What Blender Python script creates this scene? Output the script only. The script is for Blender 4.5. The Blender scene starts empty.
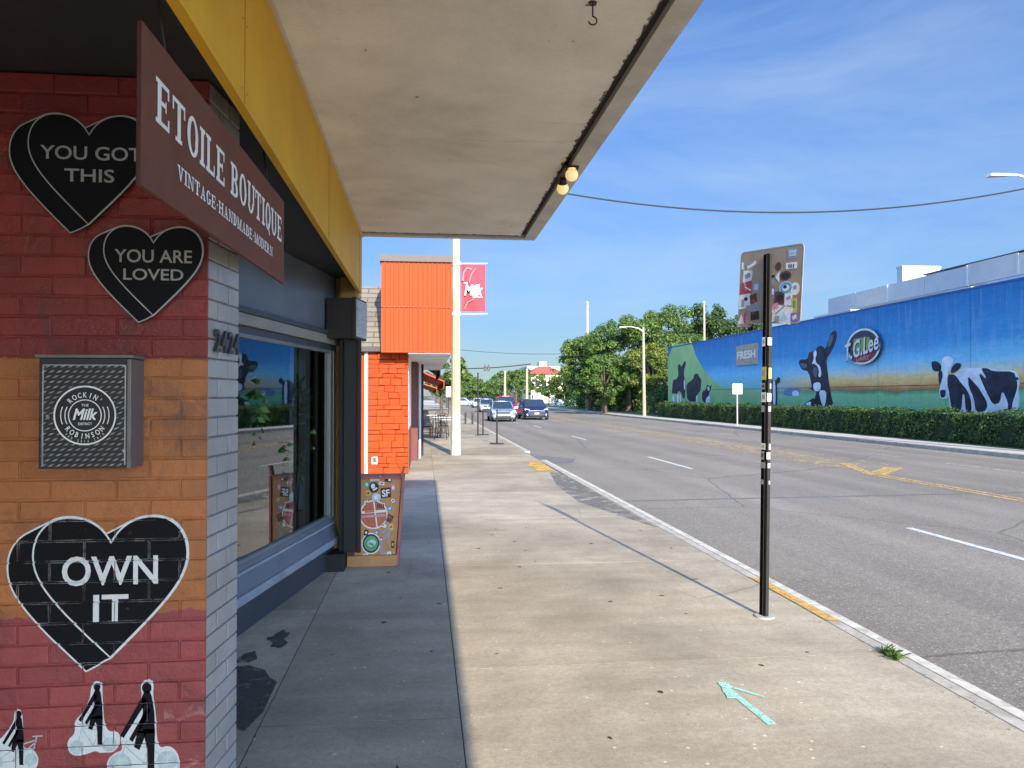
import bpy, bmesh, math, random
import numpy as np
from mathutils import Vector, Matrix
rad = math.radians
random.seed(7)
SC = bpy.context.scene
COL = SC.collection

# ------------------------------------------------------------------ camera, sky, sun, exposure
cam = bpy.data.cameras.new('camera')
cam.sensor_width = 36.0
cam.lens = 769 / 1024 * 36
cam.clip_start = 0.05
cam.clip_end = 6000
cam_o = bpy.data.objects.new('camera', cam)
COL.objects.link(cam_o)
cam_o.location = (0, 0, 1.7)
cam_o.rotation_euler = (rad(90.888), 0, rad(-6.4547))
SC.camera = cam_o

SUN_DIR = Vector((0.77, -6.2, 2.8)).normalized()
SUN_ELEV = math.asin(SUN_DIR.z)
SUN_AZ = math.atan2(SUN_DIR.x, SUN_DIR.y)

world = bpy.data.worlds.new('World')
SC.world = world
world.use_nodes = True
wn = world.node_tree.nodes
wl = world.node_tree.links
wn.clear()
w_out = wn.new('ShaderNodeOutputWorld')
w_bg = wn.new('ShaderNodeBackground')
w_sky = wn.new('ShaderNodeTexSky')
w_sky.sky_type = 'NISHITA'
w_sky.sun_disc = False
w_sky.sun_elevation = SUN_ELEV
w_sky.sun_rotation = SUN_AZ
w_sky.air_density = 1.0
w_sky.dust_density = 0.5
w_sky.ozone_density = 2.5
w_bg.inputs['Strength'].default_value = 0.15
# thin cirrus
w_tc = wn.new('ShaderNodeTexCoord')
w_map = wn.new('ShaderNodeMapping')
w_map.inputs['Scale'].default_value = (1.6, 1.2, 5.5)
w_map.inputs['Rotation'].default_value = (0, rad(14), rad(20))
w_no = wn.new('ShaderNodeTexNoise')
w_no.inputs['Scale'].default_value = 0.95
w_no.inputs['Detail'].default_value = 9
w_no.inputs['Roughness'].default_value = 0.62
w_no.inputs['Distortion'].default_value = 0.5
w_rp = wn.new('ShaderNodeValToRGB')
w_rp.color_ramp.elements[0].position = 0.47
w_rp.color_ramp.elements[0].color = (0, 0, 0, 1)
w_rp.color_ramp.elements[1].position = 0.86
w_rp.color_ramp.elements[1].color = (0.5, 0.5, 0.5, 1)
w_mix = wn.new('ShaderNodeMix')
w_mix.data_type = 'RGBA'
w_mix.inputs['B'].default_value = (1.75, 2.1, 2.5, 1)
wl.new(w_tc.outputs['Generated'], w_map.inputs['Vector'])
wl.new(w_map.outputs['Vector'], w_no.inputs['Vector'])
wl.new(w_no.outputs['Fac'], w_rp.inputs['Fac'])
wl.new(w_rp.outputs['Color'], w_mix.inputs['Factor'])
# anti-solar sky dimmed and blued by direction, with less of the pale horizon veil
w_hs = wn.new('ShaderNodeMix'); w_hs.data_type = 'RGBA'; w_hs.blend_type = 'MULTIPLY'; w_hs.inputs['Factor'].default_value = 1.0
w_hs.inputs['B'].default_value = (0.415, 0.53, 0.715, 1)
w_sep = wn.new('ShaderNodeSeparateXYZ')
w_bw = wn.new('ShaderNodeRGBToBW')
w_t = wn.new('ShaderNodeMapRange'); w_t.interpolation_type = 'SMOOTHSTEP'
w_t.inputs['From Min'].default_value = 0.0; w_t.inputs['From Max'].default_value = 0.62
w_k = wn.new('ShaderNodeMath'); w_k.operation = 'MULTIPLY'; w_k.inputs[1].default_value = 0.20
w_l = wn.new('ShaderNodeMath'); w_l.operation = 'MULTIPLY_ADD'; w_l.inputs[2].default_value = 1.0
w_div = wn.new('ShaderNodeVectorMath'); w_div.operation = 'DIVIDE'
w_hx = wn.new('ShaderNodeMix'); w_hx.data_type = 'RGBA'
wl.new(w_tc.outputs['Generated'], w_sep.inputs[0])
wl.new(w_sep.outputs['Y'], w_t.inputs['Value'])
wl.new(w_sky.outputs['Color'], w_hs.inputs['A'])
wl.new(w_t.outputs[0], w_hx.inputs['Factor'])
w_sunward_gain = wn.new('ShaderNodeMix'); w_sunward_gain.data_type = 'RGBA'; w_sunward_gain.blend_type = 'MULTIPLY'; w_sunward_gain.inputs['Factor'].default_value = 1.0
w_sunward_gain.inputs['B'].default_value = (1.08, 1.32, 1.62, 1)  # unseen sunward sky boosted beyond its model to brighten the shade
wl.new(w_sky.outputs['Color'], w_sunward_gain.inputs['A'])
wl.new(w_sunward_gain.outputs['Result'], w_hx.inputs['A'])
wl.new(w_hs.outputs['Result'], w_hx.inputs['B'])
wl.new(w_sky.outputs['Color'], w_bw.inputs[0])
wl.new(w_t.outputs[0], w_k.inputs[0])
wl.new(w_bw.outputs[0], w_l.inputs[0]); wl.new(w_k.outputs[0], w_l.inputs[1])
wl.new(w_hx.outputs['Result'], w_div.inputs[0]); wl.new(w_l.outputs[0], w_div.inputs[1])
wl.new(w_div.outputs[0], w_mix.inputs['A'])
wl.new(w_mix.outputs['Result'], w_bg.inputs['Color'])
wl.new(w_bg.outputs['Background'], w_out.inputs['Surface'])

sun = bpy.data.lights.new('sun', 'SUN')
sun.energy = 3.7
sun.angle = rad(0.5)
sun.color = (1.0, 0.90, 0.74)
sun_o = bpy.data.objects.new('sun', sun)
COL.objects.link(sun_o)
sun_o.location = (20, -60, 40)
sun_o.rotation_euler = SUN_DIR.to_track_quat('Z', 'Y').to_euler()

SC.view_settings.view_transform = 'Standard'
SC.view_settings.look = 'None'
SC.view_settings.gamma = 1
SC.view_settings.exposure = 1.37
SC.view_settings.use_curve_mapping = False

# ------------------------------------------------------------------ helpers
class MB:
    """collects shapes; build() links them as one mesh object"""
    def __init__(s):
        s.v = []; s.f = []; s.m = []
    def poly(s, pts, m=0):
        i = len(s.v); s.v += [tuple(p) for p in pts]
        s.f.append(tuple(range(i, i + len(pts)))); s.m.append(m)
    def raw(s, v, f, m=0):
        i = len(s.v); s.v += [tuple(p) for p in v]
        for q in f:
            s.f.append(tuple(k + i for k in q)); s.m.append(m)
    def box(s, x0, x1, y0, y1, z0, z1, m=0):
        s.raw([(x0,y0,z0),(x1,y0,z0),(x1,y1,z0),(x0,y1,z0),(x0,y0,z1),(x1,y0,z1),(x1,y1,z1),(x0,y1,z1)],
              [(0,3,2,1),(4,5,6,7),(0,1,5,4),(1,2,6,5),(2,3,7,6),(3,0,4,7)], m)
    def hexa(s, b, t, m=0):
        s.raw(list(b) + list(t), [(0,3,2,1),(4,5,6,7),(0,1,5,4),(1,2,6,5),(2,3,7,6),(3,0,4,7)], m)
    def obox(s, O, U, V, N, u0, u1, v0, v1, n0, n1, m=0):
        O, U, V, N = Vector(O), Vector(U), Vector(V), Vector(N)
        P = lambda a, b, c: O + U*a + V*b + N*c
        s.hexa([P(u0,v0,n0),P(u1,v0,n0),P(u1,v1,n0),P(u0,v1,n0)], [P(u0,v0,n1),P(u1,v0,n1),P(u1,v1,n1),P(u0,v1,n1)], m)
    def prism(s, pts, off, m=0, m_side=None):
        off = Vector(off); a = [Vector(p) for p in pts]; b = [p + off for p in a]; n = len(a)
        s.poly(b, m); s.poly(a[::-1], m)
        for i in range(n):
            j = (i + 1) % n
            s.poly([a[i], a[j], b[j], b[i]], m if m_side is None else m_side)
    def cyl(s, p0, p1, r0, r1=None, n=12, m=0, caps=True):
        r1 = r0 if r1 is None else r1
        p0, p1 = Vector(p0), Vector(p1); d = (p1 - p0).normalized()
        a = d.orthogonal().normalized(); b = d.cross(a)
        i = len(s.v)
        for p, r in ((p0, r0), (p1, r1)):
            for k in range(n):
                t = 2*math.pi*k/n
                s.v.append(tuple(p + a*(r*math.cos(t)) + b*(r*math.sin(t))))
        for k in range(n):
            j = (k+1) % n
            s.f.append((i+k, i+j, i+n+j, i+n+k)); s.m.append(m)
        if caps:
            s.f.append(tuple(i+k for k in range(n))[::-1]); s.m.append(m)
            s.f.append(tuple(i+n+k for k in range(n))); s.m.append(m)
    def tube(s, path, r, n=8, m=0):
        path = [Vector(p) for p in path]
        rs = r if isinstance(r, (list, tuple)) else [r]*len(path)
        i = len(s.v); a = None
        for k, p in enumerate(path):
            d = (path[min(k+1, len(path)-1)] - path[max(k-1, 0)]).normalized()
            if a is None: a = d.orthogonal().normalized()
            a = (a - d*a.dot(d)).normalized(); b = d.cross(a)
            for q in range(n):
                t = 2*math.pi*q/n
                s.v.append(tuple(p + a*(rs[k]*math.cos(t)) + b*(rs[k]*math.sin(t))))
        for k in range(len(path)-1):
            for q in range(n):
                j = (q+1) % n
                s.f.append((i+k*n+q, i+k*n+j, i+(k+1)*n+j, i+(k+1)*n+q)); s.m.append(m)
        s.f.append(tuple(i+q for q in range(n))[::-1]); s.m.append(m)
        s.f.append(tuple(i+(len(path)-1)*n+q for q in range(n))); s.m.append(m)
    def lathe(s, c, prof, n=16, m=0):
        c = Vector(c); i = len(s.v)
        for r, z in prof:
            for q in range(n):
                t = 2*math.pi*q/n
                s.v.append((c.x + r*math.cos(t), c.y + r*math.sin(t), c.z + z))
        for k in range(len(prof)-1):
            for q in range(n):
                j = (q+1) % n
                s.f.append((i+k*n+q, i+k*n+j, i+(k+1)*n+j, i+(k+1)*n+q)); s.m.append(m)
    def disc(s, O, U, V, cx, cy, r, ry=None, n=24, m=0, r_in=None, thick=0):
        O, U, V = Vector(O), Vector(U), Vector(V); N = U.cross(V); ry = ry or r
        T = [2*math.pi*k/n for k in range(n)]
        o = [O + U*(cx + r*math.cos(t)) + V*(cy + ry*math.sin(t)) for t in T]
        if r_in is None:
            if thick: s.prism(o, N*thick, m)
            else: s.poly(o, m)
        else:
            q = r_in / r
            a = [O + U*(cx + r_in*math.cos(t)) + V*(cy + ry*q*math.sin(t)) for t in T]
            for k in range(n):
                j = (k+1) % n
                if thick: s.prism([o[k], o[j], a[j], a[k]], N*thick, m)
                else: s.poly([o[k], o[j], a[j], a[k]], m)
    def flat(s, v2, faces, O, U, V, lift=0.0, m=0):
        O, U, V = Vector(O), Vector(U), Vector(V); N = U.cross(V).normalized()
        s.raw([O + U*x + V*y + N*lift for x, y in v2], faces, m)
    def build(s, name, mats, parent=None, bevel=0, smooth=False, segs=2):
        me = bpy.data.meshes.new(name)
        me.from_pydata(s.v, [], s.f)
        for mt in (mats if isinstance(mats, (list, tuple)) else [mats]):
            me.materials.append(mt)
        me.polygons.foreach_set('material_index', s.m)
        if smooth:
            me.polygons.foreach_set('use_smooth', [True]*len(me.polygons))
        me.update()
        return link(name, me, parent, bevel, segs)

def link(name, me, parent=None, bevel=0, segs=2):
    o = bpy.data.objects.new(name, me); COL.objects.link(o)
    if parent is not None:
        o.parent = parent
        o.matrix_parent_inverse = world_of(parent).inverted()
    if bevel:
        b = o.modifiers.new('bevel', 'BEVEL'); b.width = bevel; b.segments = segs
        b.limit_method = 'ANGLE'; b.angle_limit = rad(35)
    return o

def world_of(o):
    m = o.matrix_basis.copy()
    if o.parent is not None:
        m = world_of(o.parent) @ o.matrix_parent_inverse @ m
    return m

def tag(o, label, cat, group=None, kind=None):
    o['label'] = label; o['category'] = cat
    if group: o['group'] = group
    if kind: o['kind'] = kind
    return o

def thing(name, loc, label, cat, group=None):
    o = bpy.data.objects.new(name, None); COL.objects.link(o)
    o.empty_display_size = 0.2
    o.location = loc
    return tag(o, label, cat, group)

def struct(o):
    o['kind'] = 'structure'
    return o

def copy_tree(o, parent=None):
    c = o.copy(); COL.objects.link(c)
    if parent is not None: c.parent = parent
    for ch in list(o.children): copy_tree(ch, c)
    return c

_tc = {}
def text_geo(txt, bold=0.0, shear=0.0, spacing=1.0):
    key = (txt, bold, shear, spacing)
    if key in _tc: return _tc[key]
    cu = bpy.data.curves.new('lettering', 'FONT')
    cu.body = txt; cu.size = 1; cu.offset = bold; cu.shear = shear; cu.space_character = spacing
    cu.resolution_u = 4; cu.align_x = 'LEFT'
    o = bpy.data.objects.new('lettering', cu); COL.objects.link(o)
    dg = bpy.context.evaluated_depsgraph_get()
    me = bpy.data.meshes.new_from_object(o.evaluated_get(dg))
    v = [(p.co.x, p.co.y) for p in me.vertices]; f = [tuple(p.vertices) for p in me.polygons]
    bpy.data.objects.remove(o); bpy.data.curves.remove(cu); bpy.data.meshes.remove(me)
    _tc[key] = (v, f)
    return v, f

def fit_text(txt, x0, x1, y0, y1, **k):
    v, f = text_geo(txt, **k)
    a0 = min(p[0] for p in v); a1 = max(p[0] for p in v); b0 = min(p[1] for p in v); b1 = max(p[1] for p in v)
    return [(x0 + (x-a0)/(a1-a0)*(x1-x0), y0 + (y-b0)/(b1-b0)*(y1-y0)) for x, y in v], f

def arc_text(txt, cx, cy, r, a_mid, spread, h, flip=False, bold=0.02, wk=0.75):
    """letters round a circle; returns 2D verts and faces"""
    V = []; F = []; n = len(txt)
    for i, ch in enumerate(txt):
        if ch == ' ': continue
        v, f = text_geo(ch, bold)
        t = (i - (n-1)/2) / max(1, n-1) * spread
        ang = a_mid - t if not flip else a_mid + t
        xs = [p[0] for p in v]; xm = (min(xs)+max(xs))/2
        up = (math.cos(ang), math.sin(ang)) if not flip else (-math.cos(ang), -math.sin(ang))
        rt = (up[1], -up[0])
        base = r if not flip else r + h
        ox, oy = cx + math.cos(ang)*base, cy + math.sin(ang)*base
        k = len(V)
        for x, y in v:
            a = (x-xm)*h*wk*1.4; b = y*h*1.4
            V.append((ox + rt[0]*a + up[0]*b, oy + rt[1]*a + up[1]*b))
        F += [tuple(q+k for q in fc) for fc in f]
    return V, F

# ------------------------------------------------------------------ materials
MAT = {}
def new_mat(name):
    m = bpy.data.materials.new(name); m.use_nodes = True
    nt = m.node_tree; nt.nodes.clear()
    out = nt.nodes.new('ShaderNodeOutputMaterial')
    bs = nt.nodes.new('ShaderNodeBsdfPrincipled')
    nt.links.new(bs.outputs[0], out.inputs[0])
    MAT[name] = m
    return m, nt, bs, out

def nd(nt, t, **kw):
    n = nt.nodes.new(t)
    for k, v in kw.items():
        if k in n.inputs: n.inputs[k].default_value = v
        else: setattr(n, k, v)
    return n

def noise(nt, vec, scale, detail=5, rough=0.6, dist=0.0):
    n = nd(nt, 'ShaderNodeTexNoise', Scale=scale, Detail=detail, Roughness=rough, Distortion=dist)
    nt.links.new(vec, n.inputs['Vector'])
    return n.outputs['Fac']

def ramp(nt, fac, a, b, ca=(0,0,0,1), cb=(1,1,1,1)):
    r = nt.nodes.new('ShaderNodeValToRGB')
    r.color_ramp.elements[0].position = a; r.color_ramp.elements[1].position = b
    r.color_ramp.elements[0].color = ca; r.color_ramp.elements[1].color = cb
    nt.links.new(fac, r.inputs['Fac'])
    return r.outputs['Color']

def mix(nt, fac, a, b, mode='MIX'):
    n = nt.nodes.new('ShaderNodeMix'); n.data_type = 'RGBA'; n.blend_type = mode
    for s, x in (('Factor', fac), ('A', a), ('B', b)):
        if isinstance(x, (int, float)): n.inputs[s].default_value = x
        elif isinstance(x, tuple): n.inputs[s].default_value = x if len(x) == 4 else x + (1,)
        else: nt.links.new(x, n.inputs[s])
    return n.outputs['Result']

def math_n(nt, op, a, b=0.0, clamp=False):
    n = nt.nodes.new('ShaderNodeMath'); n.operation = op; n.use_clamp = clamp
    for i, x in enumerate((a, b)):
        if isinstance(x, (int, float)): n.inputs[i].default_value = x
        else: nt.links.new(x, n.inputs[i])
    return n.outputs[0]

def bump(nt, bs, h, strength=0.3, dist=0.01):
    b = nd(nt, 'ShaderNodeBump', Strength=strength, Distance=dist)
    nt.links.new(h, b.inputs['Height']); nt.links.new(b.outputs[0], bs.inputs['Normal'])

def c4(c): return tuple(c) + (1,)
def sc(c, k): return tuple(min(1, x*k) for x in c)

def M(name, col, rough=0.6, var=0.12, scale=4.0, fine=60.0, bmp=0.15, metal=0.0, spec=0.4, dirt=0.0, island=0.0, stretch=None):
    if name in MAT: return MAT[name]
    m, nt, bs, out = new_mat(name)
    tc = nt.nodes.new('ShaderNodeTexCoord'); vec = tc.outputs['Object']
    if stretch:
        mp = nd(nt, 'ShaderNodeMapping', Scale=stretch); nt.links.new(vec, mp.inputs['Vector']); vec = mp.outputs[0]
    n1 = noise(nt, vec, scale, 6); n2 = noise(nt, vec, fine, 4)
    c = mix(nt, ramp(nt, n1, 0.3, 0.7), c4(sc(col, 1-var)), c4(sc(col, 1+var)))
    c = mix(nt, ramp(nt, n2, 0.25, 0.75), mix(nt, 1.0, c, c4((1-var*.6,)*3), 'MULTIPLY'), c)
    if island:
        g = nt.nodes.new('ShaderNodeNewGeometry')
        c = mix(nt, 1.0, c, ramp(nt, g.outputs['Random Per Island'], 0, 1, c4((1-island,)*3), (1,1,1,1)), 'MULTIPLY')
    if dirt:
        n3 = noise(nt, vec, scale*.6, 8, .7, .6)
        c = mix(nt, math_n(nt, 'MULTIPLY', ramp(nt, n3, 0.5, 0.72), dirt), c, (0.09, 0.075, 0.06))
    nt.links.new(c, bs.inputs['Base Color'])
    bs.inputs['Metallic'].default_value = metal
    bs.inputs['Specular IOR Level'].default_value = spec
    rr = math_n(nt, 'ADD', math_n(nt, 'MULTIPLY', n1, 0.2), rough - 0.1, True)
    nt.links.new(rr, bs.inputs['Roughness'])
    if bmp: bump(nt, bs, n2, bmp, 0.004)
    return m

# ---- special materials
def mat_concrete(name, col, spots=True):
    m, nt, bs, out = new_mat(name)
    tc = nt.nodes.new('ShaderNodeTexCoord'); v = tc.outputs['Object']
    big = noise(nt, v, 0.55, 7, 0.62, 0.3); mid = noise(nt, v, 3.2, 8, 0.65); fine = noise(nt, v, 90, 3)
    mp = nd(nt, 'ShaderNodeMapping', Scale=(0.5, 3.0, 1)); nt.links.new(v, mp.inputs['Vector'])
    streak = noise(nt, mp.outputs[0], 1.4, 6, 0.6)
    c = mix(nt, ramp(nt, big, 0.34, 0.66), c4(sc(col, 0.66)), c4(sc(col, 1.14)))
    c = mix(nt, ramp(nt, mid, 0.3, 0.7), mix(nt, 1, c, (0.84, 0.83, 0.81), 'MULTIPLY'), c)
    c = mix(nt, ramp(nt, streak, 0.38, 0.60), mix(nt, 1, c, (0.90, 0.89, 0.87), 'MULTIPLY'), c)
    c = mix(nt, ramp(nt, fine, 0.3, 0.62), mix(nt, 1, c, (0.78, 0.77, 0.75), 'MULTIPLY'), c)
    g = nt.nodes.new('ShaderNodeNewGeometry')
    c = mix(nt, 1, c, ramp(nt, g.outputs['Random Per Island'], 0, 1, (0.80, 0.785, 0.765, 1), (1.02, 1.02, 1.02, 1)), 'MULTIPLY')
    grit = noise(nt, v, 28, 5, 0.8)
    c = mix(nt, ramp(nt, grit, 0.32, 0.68), mix(nt, 1, c, (0.80, 0.79, 0.77), 'MULTIPLY'), mix(nt, 1, c, (1.10, 1.10, 1.09), 'MULTIPLY'))
    if spots:
        vc = nd(nt, 'ShaderNodeTexVoronoi', Scale=0.42, feature='DISTANCE_TO_EDGE'); nt.links.new(mix(nt, 0.10, v, nd_noise_col(nt, v, 2.2)), vc.inputs['Vector'])
        crk = math_n(nt, 'MULTIPLY', ramp(nt, vc.outputs['Distance'], 0.0, 0.004, (1,1,1,1), (0,0,0,1)), ramp(nt, noise(nt, v, 0.5, 3), 0.5, 0.6))
        c = mix(nt, math_n(nt, 'MULTIPLY', crk, 0.55), c, c4(sc(col, 0.3)))
        vs = nd(nt, 'ShaderNodeTexVoronoi', Scale=24.0); nt.links.new(v, vs.inputs['Vector'])
        ss = nt.nodes.new('ShaderNodeSeparateColor'); nt.links.new(vs.outputs['Color'], ss.inputs[0])
        spk = math_n(nt, 'LESS_THAN', vs.outputs['Distance'], math_n(nt, 'MULTIPLY', math_n(nt, 'POWER', ss.outputs[1], 6.0), 0.26))
        c = mix(nt, math_n(nt, 'MULTIPLY', spk, 0.5), c, mix(nt, math_n(nt, 'GREATER_THAN', ss.outputs[2], 0.55), c4(sc(col, 0.35)), c4(sc(col, 1.5))))
        vo = nd(nt, 'ShaderNodeTexVoronoi', Scale=2.3); nt.links.new(mix(nt, 0.06, v, nd_noise_col(nt, v, 9)), vo.inputs['Vector'])
        sepc = nt.nodes.new('ShaderNodeSeparateColor'); nt.links.new(vo.outputs['Color'], sepc.inputs[0])
        rad_ = math_n(nt, 'MULTIPLY', math_n(nt, 'POWER', sepc.outputs[0], 5.0), 0.075)
        sp = math_n(nt, 'LESS_THAN', vo.outputs['Distance'], rad_)
        c = mix(nt, math_n(nt, 'MULTIPLY', sp, 0.72), c, (0.055, 0.05, 0.045))
        n5 = noise(nt, v, 1.1, 9, 0.75, 1.0)
        c = mix(nt, math_n(nt, 'MULTIPLY', ramp(nt, n5, 0.54, 0.70), 0.5), c, c4(sc(col, 0.38)))
    nt.links.new(c, bs.inputs['Base Color'])
    bs.inputs['Roughness'].default_value = 0.85; bs.inputs['Specular IOR Level'].default_value = 0.25
    hh = math_n(nt, 'ADD', fine, math_n(nt, 'MULTIPLY', mid, 1.5))
    bump(nt, bs, hh, 0.35, 0.004)
    return m

def nd_noise_col(nt, v, scale):
    n = nd(nt, 'ShaderNodeTexNoise', Scale=scale, Detail=3); nt.links.new(v, n.inputs['Vector'])
    return n.outputs['Color']

def mat_asphalt(name, col, patch=1.0):
    m, nt, bs, out = new_mat(name)
    tc = nt.nodes.new('ShaderNodeTexCoord'); v = tc.outputs['Object']
    mp = nd(nt, 'ShaderNodeMapping', Scale=(1.0, 0.045, 1)); nt.links.new(v, mp.inputs['Vector'])
    lane = noise(nt, mp.outputs[0], 0.9, 5, 0.55); big = noise(nt, v, 0.25, 7, 0.65, 0.5)
    fine = noise(nt, v, 75, 3, 0.6); grit = noise(nt, v, 20, 7, 0.8)
    c = mix(nt, ramp(nt, lane, 0.3, 0.7), c4(sc(col, 0.78)), c4(sc(col, 1.15)))
    c = mix(nt, ramp(nt, big, 0.35, 0.65), mix(nt, 1, c, (0.84, 0.84, 0.85), 'MULTIPLY'), c)
    c = mix(nt, ramp(nt, grit, 0.3, 0.7), mix(nt, 1, c, (0.60, 0.60, 0.60), 'MULTIPLY'), c)
    c = mix(nt, ramp(nt, fine, 0.32, 0.68), mix(nt, 1, c, (0.58, 0.58, 0.58), 'MULTIPLY'), mix(nt, 1, c, (1.36, 1.34, 1.30), 'MULTIPLY'))
    sx = nt.nodes.new('ShaderNodeSeparateXYZ'); nt.links.new(v, sx.inputs[0])
    trk = math_n(nt, 'SINE', math_n(nt, 'MULTIPLY', math_n(nt, 'SUBTRACT', sx.outputs['X'], 3.25), 2*math.pi/1.72))
    trk = math_n(nt, 'MULTIPLY', math_n(nt, 'ADD', math_n(nt, 'MULTIPLY', trk, 0.5), 0.5), lane)
    c = mix(nt, math_n(nt, 'MULTIPLY', ramp(nt, trk, 0.15, 0.6), 0.35*patch), c, mix(nt, 1, c, (0.72, 0.72, 0.73), 'MULTIPLY'))
    oil = noise(nt, v, 1.7, 8, 0.78, 0.8)
    c = mix(nt, math_n(nt, 'MULTIPLY', ramp(nt, oil, 0.60, 0.74), 0.5*patch), c, (0.07, 0.068, 0.066))
    va = nd(nt, 'ShaderNodeTexVoronoi', Scale=38.0); nt.links.new(v, va.inputs['Vector'])
    sa = nt.nodes.new('ShaderNodeSeparateColor'); nt.links.new(va.outputs['Color'], sa.inputs[0])
    peb = math_n(nt, 'LESS_THAN', va.outputs['Distance'], math_n(nt, 'MULTIPLY', math_n(nt, 'POWER', sa.outputs[0], 2.5), 0.42))
    c = mix(nt, math_n(nt, 'MULTIPLY', peb, 0.5*patch), c, mix(nt, math_n(nt, 'GREATER_THAN', sa.outputs[1], 0.38), c4(sc(col, 0.35)), c4(sc(col, 1.65))))
    # thin cracks
    vo = nd(nt, 'ShaderNodeTexVoronoi', Scale=0.16, feature='DISTANCE_TO_EDGE')
    nt.links.new(mix(nt, 0.12, v, nd_noise_col(nt, v, 1.5)), vo.inputs['Vector'])
    cr = ramp(nt, vo.outputs['Distance'], 0.0, 0.0035, (1,1,1,1), (0,0,0,1))
    c = mix(nt, math_n(nt, 'MULTIPLY', cr, 0.55*patch), c, (0.035, 0.035, 0.036))
    nt.links.new(c, bs.inputs['Base Color'])
    bs.inputs['Roughness'].default_value = 0.82; bs.inputs['Specular IOR Level'].default_value = 0.3
    bump(nt, bs, math_n(nt, 'ADD', fine, grit), 0.5, 0.006)
    return m

def mat_worn(name, col, wear=0.5, scale=14):
    """paint that has partly worn off"""
    m, nt, bs, out = new_mat(name)
    tc = nt.nodes.new('ShaderNodeTexCoord'); v = tc.outputs['Object']
    n = noise(nt, v, scale, 8, 0.75, 0.4); n2 = noise(nt, v, 60, 3)
    nt.links.new(mix(nt, n2, c4(sc(col, 0.8)), c4(sc(col, 1.1))), bs.inputs['Base Color'])
    bs.inputs['Roughness'].default_value = 0.75
    nt.links.new(ramp(nt, n, wear-0.12, wear+0.08), bs.inputs['Alpha'])
    return m

def mat_leaf(name, a, b, c, rough=0.5):
    m, nt, bs, out = new_mat(name)
    g = nt.nodes.new('ShaderNodeNewGeometry')
    r = nt.nodes.new('ShaderNodeValToRGB')
    r.color_ramp.elements[0].color = c4(a); r.color_ramp.elements[1].color = c4(c)
    e = r.color_ramp.elements.new(0.5); e.color = c4(b)
    nt.links.new(g.outputs['Random Per Island'], r.inputs['Fac'])
    tc = nt.nodes.new('ShaderNodeTexCoord')
    tone = noise(nt, tc.outputs['Object'], 0.55, 4, 0.6)
    lc = mix(nt, ramp(nt, tone, 0.36, 0.64), mix(nt, 1, r.outputs[0], (0.72, 0.80, 0.85), 'MULTIPLY'), mix(nt, 1, r.outputs[0], (1.14, 1.12, 0.95), 'MULTIPLY'))
    nt.links.new(lc, bs.inputs['Base Color'])
    bs.inputs['Roughness'].default_value = rough; bs.inputs['Specular IOR Level'].default_value = 0.3
    tr = nt.nodes.new('ShaderNodeBsdfTranslucent')
    nt.links.new(mix(nt, 1, lc, (1.2, 1.45, 0.7), 'MULTIPLY'), tr.inputs['Color'])
    mx = nd(nt, 'ShaderNodeMixShader', Fac=0.28)
    nt.links.new(bs.outputs[0], mx.inputs[1]); nt.links.new(tr.outputs[0], mx.inputs[2]); nt.links.new(mx.outputs[0], out.inputs[0])
    return m

def mat_glass(name, tint=(0.6, 0.64, 0.63), boost=2.0):
    m, nt, bs, out = new_mat(name)
    nt.nodes.remove(bs)
    fr = nd(nt, 'ShaderNodeFresnel', IOR=1.52)
    tr = nd(nt, 'ShaderNodeBsdfTransparent', Color=c4(tint)); gl = nd(nt, 'ShaderNodeBsdfGlossy', Roughness=0.012)
    gl.inputs['Color'].default_value = (0.92, 0.95, 0.95, 1)
    mx = nt.nodes.new('ShaderNodeMixShader')
    nt.links.new(math_n(nt, 'MULTIPLY', fr.outputs[0], boost, True), mx.inputs[0])
    nt.links.new(tr.outputs[0], mx.inputs[1]); nt.links.new(gl.outputs[0], mx.inputs[2]); nt.links.new(mx.outputs[0], out.inputs[0])
    return m

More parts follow.
